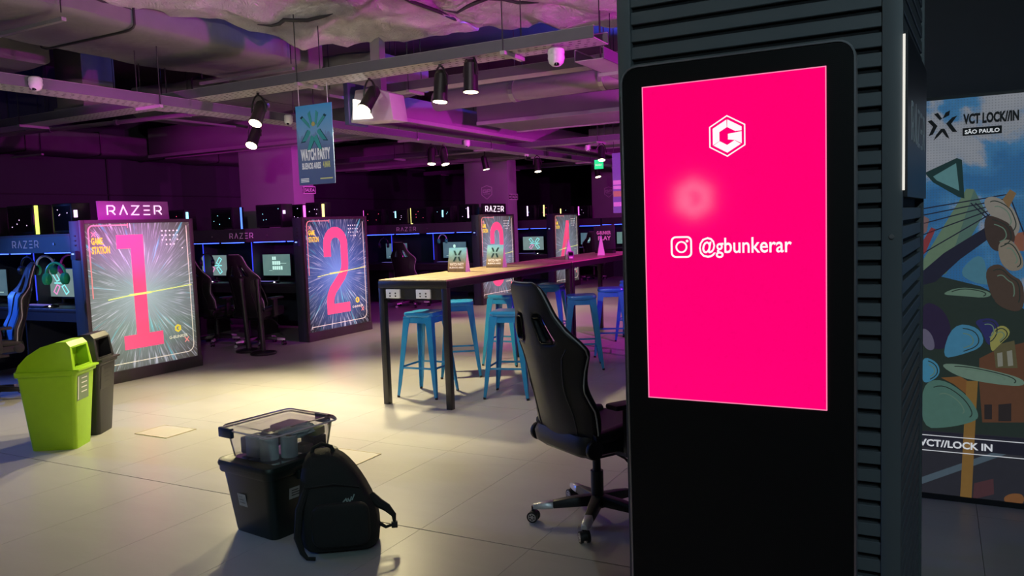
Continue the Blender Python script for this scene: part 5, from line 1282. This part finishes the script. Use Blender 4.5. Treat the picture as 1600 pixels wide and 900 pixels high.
# ------------------------------------------------------------------ dome cameras under the trays
cam_w = mat('camera_white', (.75, .76, .78), .35)
dc = thing('dome_camera', 'x', 'camera')
MB().lathe([(.035, .0), (.05, -.01), (.055, -.03), (.052, -.045)], 20).build('mount', cam_w, dc, smooth=True)
MB().lathe([(.052, -.045), (.055, -.065), (.046, -.095), (.028, -.112), (.008, -.118)], 20).build('eyeball', cam_w, dc, smooth=True)
MB().lathe([(.018, -.108), (.017, -.124), (.006, -.127)], 14, (.012, -.022, .01)).build('lens', black_gloss, dc, smooth=True)
for i, (x, y, z, lab) in enumerate(((-6.72, 4.15, 3.0, 'white dome camera at the upper left of the tray'), (-6.75, 7.15, 2.99, 'white dome camera right of the left pair of lamps'), (-6.70, 11.1, 2.99, 'white dome camera right of the far lamp pair'), (-6.9, 13.6, 2.99, 'white dome camera where the far trays cross'),
                                 (-5.6, 13.5, 2.99, 'white dome camera above the green exit sign'), (-2.68, 5.86, 3.0, 'white dome camera with dark lens near the kiosk column'))):
    o = dc if i == 0 else copy_tree(dc); o.location = (x, y, z - .03); o['label'] = lab; o['group'] = 'dome cameras'
    if i == 5: o.scale = (1.25, 1.25, 1.25)

# ------------------------------------------------------------------ hanging poster and small signs
pm_, nt, b = nodes('watch_party_print')
tc = nt.nodes.new('ShaderNodeTexCoord'); sp = nt.nodes.new('ShaderNodeSeparateXYZ'); nt.links.new(tc.outputs['Object'], sp.inputs[0])
n = noise(nt, tc.outputs['Object'], 14, 4)
mp = nt.nodes.new('ShaderNodeMapping'); mp.inputs['Scale'].default_value = (26, 1, 2.2); nt.links.new(tc.outputs['Object'], mp.inputs[0]); city = noise(nt, mp.outputs[0], 1, 1)
f = M_(nt, 'ADD', sp.outputs[2], M_(nt, 'MULTIPLY', M_(nt, 'SUBTRACT', n, .5), .10))
c = ramp(nt, f, [(.0, (.03, .05, .08)), (.18, (.06, .09, .16)), (.33, (.10, .14, .24)), (.45, (.18, .34, .55)), (.73, (.05, .30, .62))])
c = mixc(nt, M_(nt, 'MULTIPLY', M_(nt, 'GREATER_THAN', M_(nt, 'SUBTRACT', M_(nt, 'ADD', .32, M_(nt, 'MULTIPLY', city, .28)), sp.outputs[2]), 0), .5), c, (.10, .12, .26))
c = mixc(nt, .08, c, (.30, .45, .75)); nt.links.new(c, b.inputs['Base Color']); b.inputs['Roughness'].default_value = .4
t = thing('hanging_poster', 'blue event poster hanging from the cable tray', 'poster', (-5.165, 5.80, 2.03))
f = MB().box(-.215, .225, 0, .006, 0, .74).build('sheet', pm_, t)
lm = mat('emblem_teal', (.05, .30, .30), .4); ld = mat('emblem_dark', (.01, .05, .07), .4)
cx, cz = .0, .50
for s in (-1, 1):
    for (m_, off, grow) in ((ld, -.0015, 1.12), (lm, -.003, 1.0)):
        MB().prism([(cx + s * u, cz + w_) for u, w_ in ((.015, .06), (.035, .05), (.065, .16), (.035, .185))][::-s], off - .001, off).build('emblem_blade', m_, f)
        MB().prism([(cx + s * u * grow, cz + w_ * grow) for u, w_ in ((.04, .02), (.055, .03), (.145, .115), (.12, .13), (.05, .06))][::-s], off - .001, off).build('emblem_blade', m_, f)
        MB().prism([(cx + s * u * grow, cz + w_ * grow) for u, w_ in ((.045, -.0), (.07, .01), (.15, -.095), (.10, -.09), (.04, -.02))][::-s], off - .001, off).build('emblem_blade', m_, f)
        MB().prism([(cx + s * u * grow, cz + w_ * grow) for u, w_ in ((.002, -.06), (.035, -.04), (.09, -.18), (.055, -.175), (.0, -.09))][::-s], off - .001, off).build('emblem_blade', m_, f)
MB().prism(arc(cx, cz + .06, .022, 0, 330, 11), -.006, -.005).build('emblem_jewel', mat('dull_gold', (.40, .34, .12), .4), f)
pl = mat('poster_white', (.85, .85, .88), .5); py = mat('poster_yellow', (.6, .6, .22), .5)
put_text(MB(), 'WATCH PARTY', -.175, .185, .225, .335, -.003, .05).build('title', pl, f)
put_text(MB(), 'BUENOS AIRES', -.165, .065, .145, .205, -.003, .04).build('subtitle', pl, f); put_text(MB(), '4 MAR', .09, .18, .15, .21, -.003, .04).build('date', py, f)
for r in range(3): MB().prism([(-.19, .025 + r * .014), (-.09, .025 + r * .014), (-.09, .033 + r * .014), (-.19, .033 + r * .014)], -.003, -.002).build('small_print', pl, f)
MB().prism([(.05, .045), (.2, .045), (.2, .056), (.05, .056)], -.003, -.002).build('small_print', py, f)
for x in (-.17, .18): MB().cyl((x, .003, .74), (x, .003, .93), .003, n=6).build('cord', white_plastic, t)
def plate(lab, loc, rz, arrow=True):
    t = thing('exit_plate', lab, 'sign', loc, rz, 'exit direction plates')
    p = MB().box(-.18, .18, 0, .012, 0, .125).build('plate', mat('plate_white', (.72, .68, .72), .5), t)
    MB().box(-.165, -.065, -.002, 0, .015, .11).build('arrow_field', black, p); MB().box(-.05, .168, -.002, 0, .015, .11).build('text_field', black, p)
    MB().stroke([(-.085, .0625), (-.145, .0625)], .016, -.004, -.002).build('arrow_shaft', white_print, p); MB().prism([(-.15, .0625), (-.115, .095), (-.115, .03)], -.004, -.002).build('arrow_head', white_print, p)
    put_text(MB(), 'SALIDA', -.04, .158, .035, .092, -.004, .02).build('lettering', white_print, p)
plate('small black and white exit plate below the hanging poster', (-9.455, 10.36, 2.22), math.radians(78)); plate('small exit plate on the column beside the black brand board', (-8.075, 15.22, 2.10), math.radians(84))
t = thing('exit_sign', 'green lit exit sign hanging at the far right', 'sign', (-6.0, 15.0, 2.62))
MB().box(-.09, .09, 0, .03, 0, .18).build('housing', emitter('green_sign', (.02, .75, .25), 1.1, (.02, .4, .15)), t); MB().cyl((0, .015, .18), (0, .015, 4.5 - 2.62), .008, n=6).build('stem', dark_metal, t)
put_text(MB(), 'SALIDA', -.07, .07, .06, .1, -.002, .02).build('lettering', mat('exit_white', (.8, .9, .8), .5, emit=(.8, 1, .8), es=.6), t)
t = thing('hanging_banner', 'tall pale banner half hidden by the kiosk column edge', 'banner', (-5.25, 14.0, 1.72))
MB().box(-.08, .32, 0, .02, 0, 1.1).build('sheet', mat('banner_blue', (.25, .35, .55), .5), t)
for r, (z0, z1, c_) in enumerate(((.30, .40, 'y'), (.44, .50, 'w'), (.52, .60, 'w'), (.12, .2, 'w'))): MB().box(-.07, .3, -.004, 0, z0, z1).build('text_line', py if c_ == 'y' else pl, t)
for x in (-.05, .28): MB().cyl((x, .01, 1.1), (x, .01, 4.5 - 1.72), .004, n=6).build('cord', dark_metal, t)
# ------------------------------------------------------------------ spot lamps
lens_e = emitter('warm_lens', (1, .86, .5), 14)
lamp_black = mat('lamp_black', (.014, .013, .014), .4)
def aim_mat(d):
    return Vector(d).normalized().to_track_quat('-Z', 'Y')
def spot_light(parent, loc, q, energy, col, size, blend=.6, rad=.05, name='lamp_light'):
    l = bpy.data.lights.new(name, 'SPOT'); l.energy = energy; l.color = col; l.spot_size = math.radians(size); l.spot_blend = blend; l.shadow_soft_size = rad
    o = bpy.data.objects.new(name, l); COL.objects.link(o); o.parent = parent; o.location = loc; o.rotation_mode = 'QUATERNION'; o.rotation_quaternion = q
    return o
def spot_lamp(loc, target, energy, lab, size=75, col=(1, .80, .45), stem=0, r=.062, lens=lens_e, blend=.6):
    """can lamp hung in a yoke; loc is the pivot"""
    t = thing('spot_lamp', lab, 'lamp', loc, 0, 'track spot lamps')
    d = (Vector(target) - Vector(loc)).normalized(); q = aim_mat(d)
    side = q @ Vector((1, 0, 0))
    p = lambda a: d * a
    MB().cyl(p(-.10), p(.12), r * .95, r, n=20).build('can', lamp_black, t, smooth=True)
    MB().cyl(p(.12), p(.135), r * 1.12, r * 1.12, n=20).build('rim', lamp_black, t, smooth=True)
    MB().cyl(p(-.13), p(-.10), r * .6, r * .95, n=20).build('rear_cap', lamp_black, t, smooth=True)
    MB().cyl(p(.1352), p(.138), r * .98, n=20).build('lens', lens, t, label='glowing warm lens')
    up = Vector((0, 0, 1)); hz = Vector((side.x, side.y, 0)); hz = hz.normalized() if hz.length > .1 else Vector((1, 0, 0))
    MB().tube([hz * (r * 1.35 * math.cos(a)) + up * (.17 * math.sin(a)) for a in [PI * k / 12 for k in range(13)]], .009, 6).build('yoke', lamp_black, t, smooth=True)
    MB().cyl((0, 0, .165), (0, 0, .22), .014, n=8).build('clamp', lamp_black, t)
    if stem: MB().cyl((0, 0, .2), (0, 0, 4.5 - loc[2]), .012, n=8).build('stem', lamp_black, t)
    spot_light(t, d * .16, q, energy, col, size, blend)
    return t
WARM = (1, .85, .46)
E1 = 150 * E_WARM
spot_lamp((-6.0, 5.95, 2.79), (-5.7, 4.2, 0), E1 * 1.8, 'black spot lamp, upper of the left pair', 105, WARM)
spot_lamp((-6.90, 6.75, 2.69), (-6.4, 4.9, 0), E1 * 1.7, 'black spot lamp, lower of the left pair', 80, WARM)
spot_lamp((-4.66, 6.02, 2.80), (-5.0, 3.9, 0), E1 * 1.5, 'black spot lamp beside the hanging poster', 100, WARM)
spot_lamp((-3.80, 5.90, 2.80), (-3.9, 5.6, 0), E1 * .35, 'black spot lamp above the bar table, left of two', 60, (1, .9, .6))
spot_lamp((-3.46, 5.84, 2.84), (-3.5, 5.7, 0), E1 * .35, 'black spot lamp above the bar table, right of two', 60, (1, .9, .6))
spot_lamp((-7.02, 10.55, 2.70), (-6.8, 10.0, 0), E1 * .9, 'black spot lamp, left of the far pair', 80, WARM)
spot_lamp((-6.96, 10.80, 2.70), (-6.2, 10.6, 0), E1 * .9, 'black spot lamp, right of the far pair', 80, WARM)
spot_lamp((-6.80, 13.85, 2.70), (-6.4, 13.5, 0), E1 * .7, 'small spot lamp hanging beyond the far camera', 75, WARM)
spot_lamp((-5.30, 13.4, 2.79), (-5.0, 12.6, 0), E1 * .6, 'small spot lamp above the green exit sign', 75, WARM)
spot_lamp((-6.80, 16.9, 2.70), (-6.2, 16.5, 0), E1 * .6, 'small spot lamp below the green exit sign', 75, WARM)
spot_lamp((-7.7, 13.4, 2.78), (-7.2, 13.6, 0), E1 * .5, 'small spot lamp near the far column', 75, WARM)
# white flood box with open front beside the poster
t = thing('flood_light', 'white wedge shaped flood light behind the hanging poster', 'lamp', (-5.20, 6.75, 2.72))
MB().prism([(-.30, .0), (.26, -.02), (.22, .26), (.02, .33), (-.22, .33)], .0, .26).build('housing', mat('flood_white', (.62, .56, .62), .4), t, bevel=.01)
MB().box(-.36, -.30, -.02, .30, -.02, .42).build('side_plate', mat('flood_slate', (.06, .08, .16), .5), t, bevel=.006)
MB().prism([(-.26, .03), (.0, .02), (-.10, .20), (-.25, .24)], -.006, .0).build('lit_window', emitter('flood_window', (1, .92, .75), 4), t)
MB().box(-.06, .06, .08, .18, .30, 4.5 - 2.72).build('bracket', grey_metal, t)
spot_light(t, (.0, -.06, -.06), aim_mat((.22, -.16, -1)), 500 * E_WARM, WARM, 104, .8, .07)

# stage colour lamps: magenta from the right, blue ceiling wash; plus an added blue fill
mag_lens = emitter('magenta_lens', (1, .05, .8), 6); blue_lens = emitter('blue_lens', (.05, .1, 1), 6); cool_lens = emitter('cool_lens', (.8, .95, 1), 6)
MAG = (.85, .02, .72); BLU = (.06, .08, 1.0); COOL = (.62, .88, 1.0)
spot_lamp((-.75, 7.6, 2.75), (-7.5, 13.0, 1.6), 800 * E_MAG, 'magenta stage lamp behind the kiosk column', 95, MAG, lens=mag_lens, blend=.8, stem=1)
spot_lamp((-.9, 11.0, 2.5), (-8.5, 15.0, 2.0), 800 * E_MAG, 'magenta stage lamp far behind the kiosk column', 110, MAG, lens=mag_lens, blend=.8, stem=1)
spot_lamp((1.6, 5.9, 1.9), (-6.0, 7.2, 4.3), 1100 * E_MAG, 'magenta stage lamp aimed at the ceiling ducts', 75, MAG, lens=mag_lens, blend=.9, stem=1)
spot_lamp((-5.2, 1.4, 3.3), (-7.93, 5.62, 1.62), 3200 * E_MAG, 'magenta pin lamp over sign one', 10.5, MAG, lens=mag_lens, blend=.9, stem=1)
spot_lamp((-12.2, 2.6, 2.5), (-8.5, 3.8, .6), 800 * E_BLUE, 'added blue fill lamp off to the left', 62, (.07, .2, 1), lens=blue_lens, blend=.8, stem=1)  # added out of view in place of the blue desk LED glow
spot_lamp((-3.4, 12.6, 3.55), (-5.0, 9.6, 4.5), 500 * E_BLUE, 'blue stage lamp washing the far ceiling', 100, BLU, lens=blue_lens, blend=.8, stem=1)
# cool fill lamps added out of view behind the viewer
spot_lamp((1.6, -1.6, 3.5), (-.5, 2.8, 1.6), 130 * E_TEAL, 'added cool fill lamp lighting the kiosk column', 60, COOL, lens=cool_lens, blend=.9, stem=1)  # unseen lamp put in to lift the dark column and kiosk
spot_lamp((-2.2, -1.4, 3.5), (-5.0, 4.6, 1.6), 50 * E_TEAL, 'added cool fill lamp lighting the hall', 90, COOL, lens=cool_lens, blend=.9, stem=1)  # unseen low fill put in from the viewer's side
spot_lamp((-2.0, -.8, 3.4), (-5.15, 5.8, 2.4), 330 * E_TEAL, 'added cool pin lamp brightening the hanging poster', 9, (.85, .95, 1), lens=cool_lens, blend=.7, stem=1)  # unseen narrow lamp put in because the poster came out dim
spot_lamp((.3, -1.0, 3.4), (-3.0, 2.95, .4), 60 * E_TEAL, 'added teal fill lamp brightening the totes', 22, (.45, 1, .95), lens=cool_lens, blend=.9, stem=1)  # unseen lamp added for the teal light of the LED wall
spot_lamp((-4.6, 1.1, 2.15), (-10.0, 10.0, 2.45), 1300 * E_MAG, 'magenta pin lamp aimed at the nearest square column', 24, MAG, lens=mag_lens, blend=.8, stem=1)
spot_lamp((-1.5, .8, 2.75), (-5.5, 5.6, 3.75), 300, 'added pale fill lamp brightening the silver blanket', 110, (1, .93, .86), lens=cool_lens, blend=.9, stem=1)  # unseen upward fill added to brighten the ceiling and its wrinkles
# lit logo sign on the wall behind the viewer, mirrored in the kiosk glass
t = thing('logo_sign', 'lit hexagon logo sign on the wall behind the viewer', 'sign', (-2.49, -3.94, 1.81), PI)
MB().prism(hexpts(0, 0, .27), 0, .06).build('panel', black, t)
g_logo(MB(), 0, 0, .24, -.012, 0).build('logo', emitter('lit_logo', (1, 1, 1), 5), t)
bpy.context.view_layer.update()
